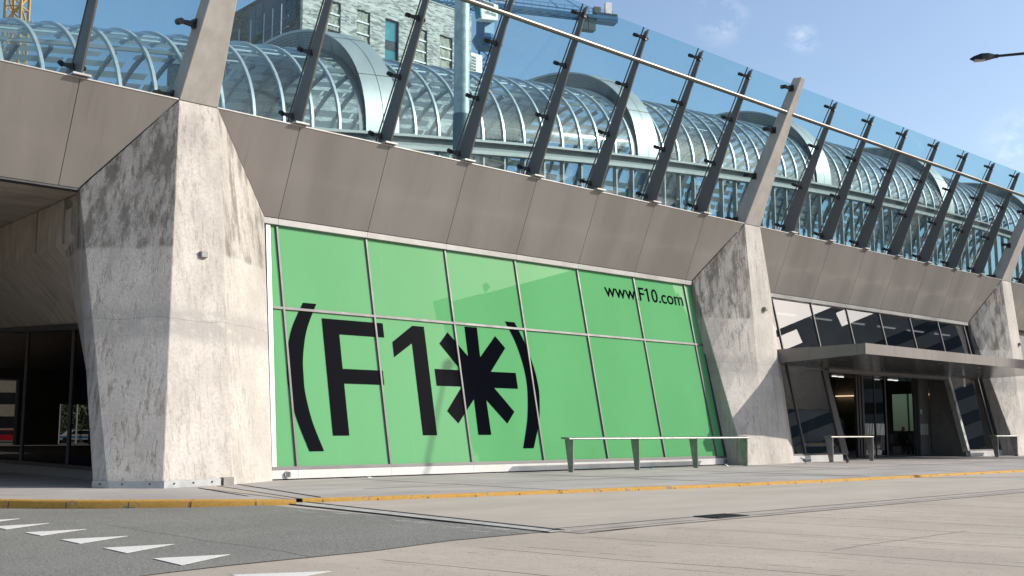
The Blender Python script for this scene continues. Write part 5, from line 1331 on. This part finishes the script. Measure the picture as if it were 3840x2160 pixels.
m = MB(); lattice(m, J(0, 0, 60.2), J(0, 0, 69), 1.3, 1.5, 0.12); m.obj('tower_head', M['crane_blue'], cr)
yc = thing('yellow_crane', 'orange yellow lattice crane mast in the top left corner', 'crane', (40.9, 130, 0))
m = MB(); lattice(m, (0, 0, 0), (0, 0, 75), 1.9, 2.0, 0.16); m.obj('mast', M['crane_yellow'], yc)

# ------------------------------------------------------------------ street lamp at the right
sl = thing('street_lamp', 'black street lamp head on a thin arm against the sky', 'street lamp', (38.2, 6.2, -0.06))
hd = Vector((32.2, 14.03, 12.5)) - Vector((38.2, 6.2, -0.06)); ar = Vector((32.62, 13.45, 12.53)) - Vector((38.2, 6.2, -0.06)); d_ = (ar - hd).normalized(); sd_ = Vector((-d_.y, d_.x, 0)).normalized()
m = MB(); rings = []
for f, hw, zt, zb in ((0, 0.02, 0.0, -0.02), (0.15, 0.1, 0.05, -0.05), (0.45, 0.17, 0.1, -0.08), (0.75, 0.12, 0.1, -0.07), (1.0, 0.06, 0.05, -0.05), (1.15, 0.05, 0.05, -0.05)):
    c = hd.lerp(ar, f); rings.append([c + sd_ * hw + Vector((0, 0, zb)), c - sd_ * hw + Vector((0, 0, zb)), c - sd_ * hw * .7 + Vector((0, 0, zt)), c + sd_ * hw * .7 + Vector((0, 0, zt))])
m.sweep(rings); m.obj('lamp_head', M['lamp_black'], sl)
m = MB(); c0, c1 = hd.lerp(ar, 0.18), hd.lerp(ar, 0.6); m.hexa([c0 + sd_ * .09 + Vector((0, 0, -.1)), c0 - sd_ * .09 + Vector((0, 0, -.1)), c1 - sd_ * .1 + Vector((0, 0, -.1)), c1 + sd_ * .1 + Vector((0, 0, -.1))],
                                                           [c0 + sd_ * .09 + Vector((0, 0, -.06)), c0 - sd_ * .09 + Vector((0, 0, -.06)), c1 - sd_ * .1 + Vector((0, 0, -.06)), c1 + sd_ * .1 + Vector((0, 0, -.06))]); m.obj('lens', M['lamp_glass'], sl)
m = MB(); m.tube(hd.lerp(ar, 1.05), (0, 0, 13.0), 0.04, 0.075, 10); m.obj('arm', M['lamp_black'], sl)
m = MB(); m.tube((0, 0, 0), (0, 0, 13.05), 0.13, 0.075, 14); m.obj('post', M['lamp_black'], sl)

# ------------------------------------------------------------------ across the square (seen only in reflections)
ob = thing('office_tower', 'tall brown office tower across the square, mirrored in the green window', 'office building', (186, -113, 0), None, R(42))
m = MB(); m.box(-27, 27, -14, 12, 0, 97); m.obj('wall', M['opp_wall'], ob)
m = MB()
for z in range(4, 94, 4): m.box(-26, 26, 12.003, 12.06, z, z + 1.8)
m.obj('window_band', M['window_dark'], ob)
ob = thing('office_block', 'lower dark office block with open roof frame across the square', 'office building', (175, -42, 0), None, R(64))
m = MB(); m.box(-60, 60, -12, 12, 0, 45); m.box(-14, 60, -12, 12, 45, 46.5); m.obj('wall', M['opp_wall'], ob)
m = MB(); m.box(-60, 60, 10.6, 12, 49.5, 50.3)
for a, b in ((-60, -12), (-6, 1), (8, 60)): m.box(a, b, 10.6, 12, 46.52, 49.48)
m.obj('roof_frame', M['opp_wall'], ob)
m = MB()
for z in range(4, 42, 4): m.box(-59, 59, 12.003, 12.06, z, z + 1.8)
m.obj('window_band', M['window_dark'], ob)
# added unseen crane mast, placed so its shadow bands the pavement at far right
kc = thing('shadow_crane', 'added dark lattice crane out of view across the square, for its shadow on the pavement', 'crane', (146, -54, 0))
m = MB(); lattice(m, (0, 0, 0), (0, 0, 73), 2.2, 2.2, 0.16); m.obj('mast', M['dark_grey'], kc)
m = MB(); m.box(-1.6, 1.6, -1.6, 1.6, 73, 76); m.obj('slewing_ring', M['dark_grey'], kc)
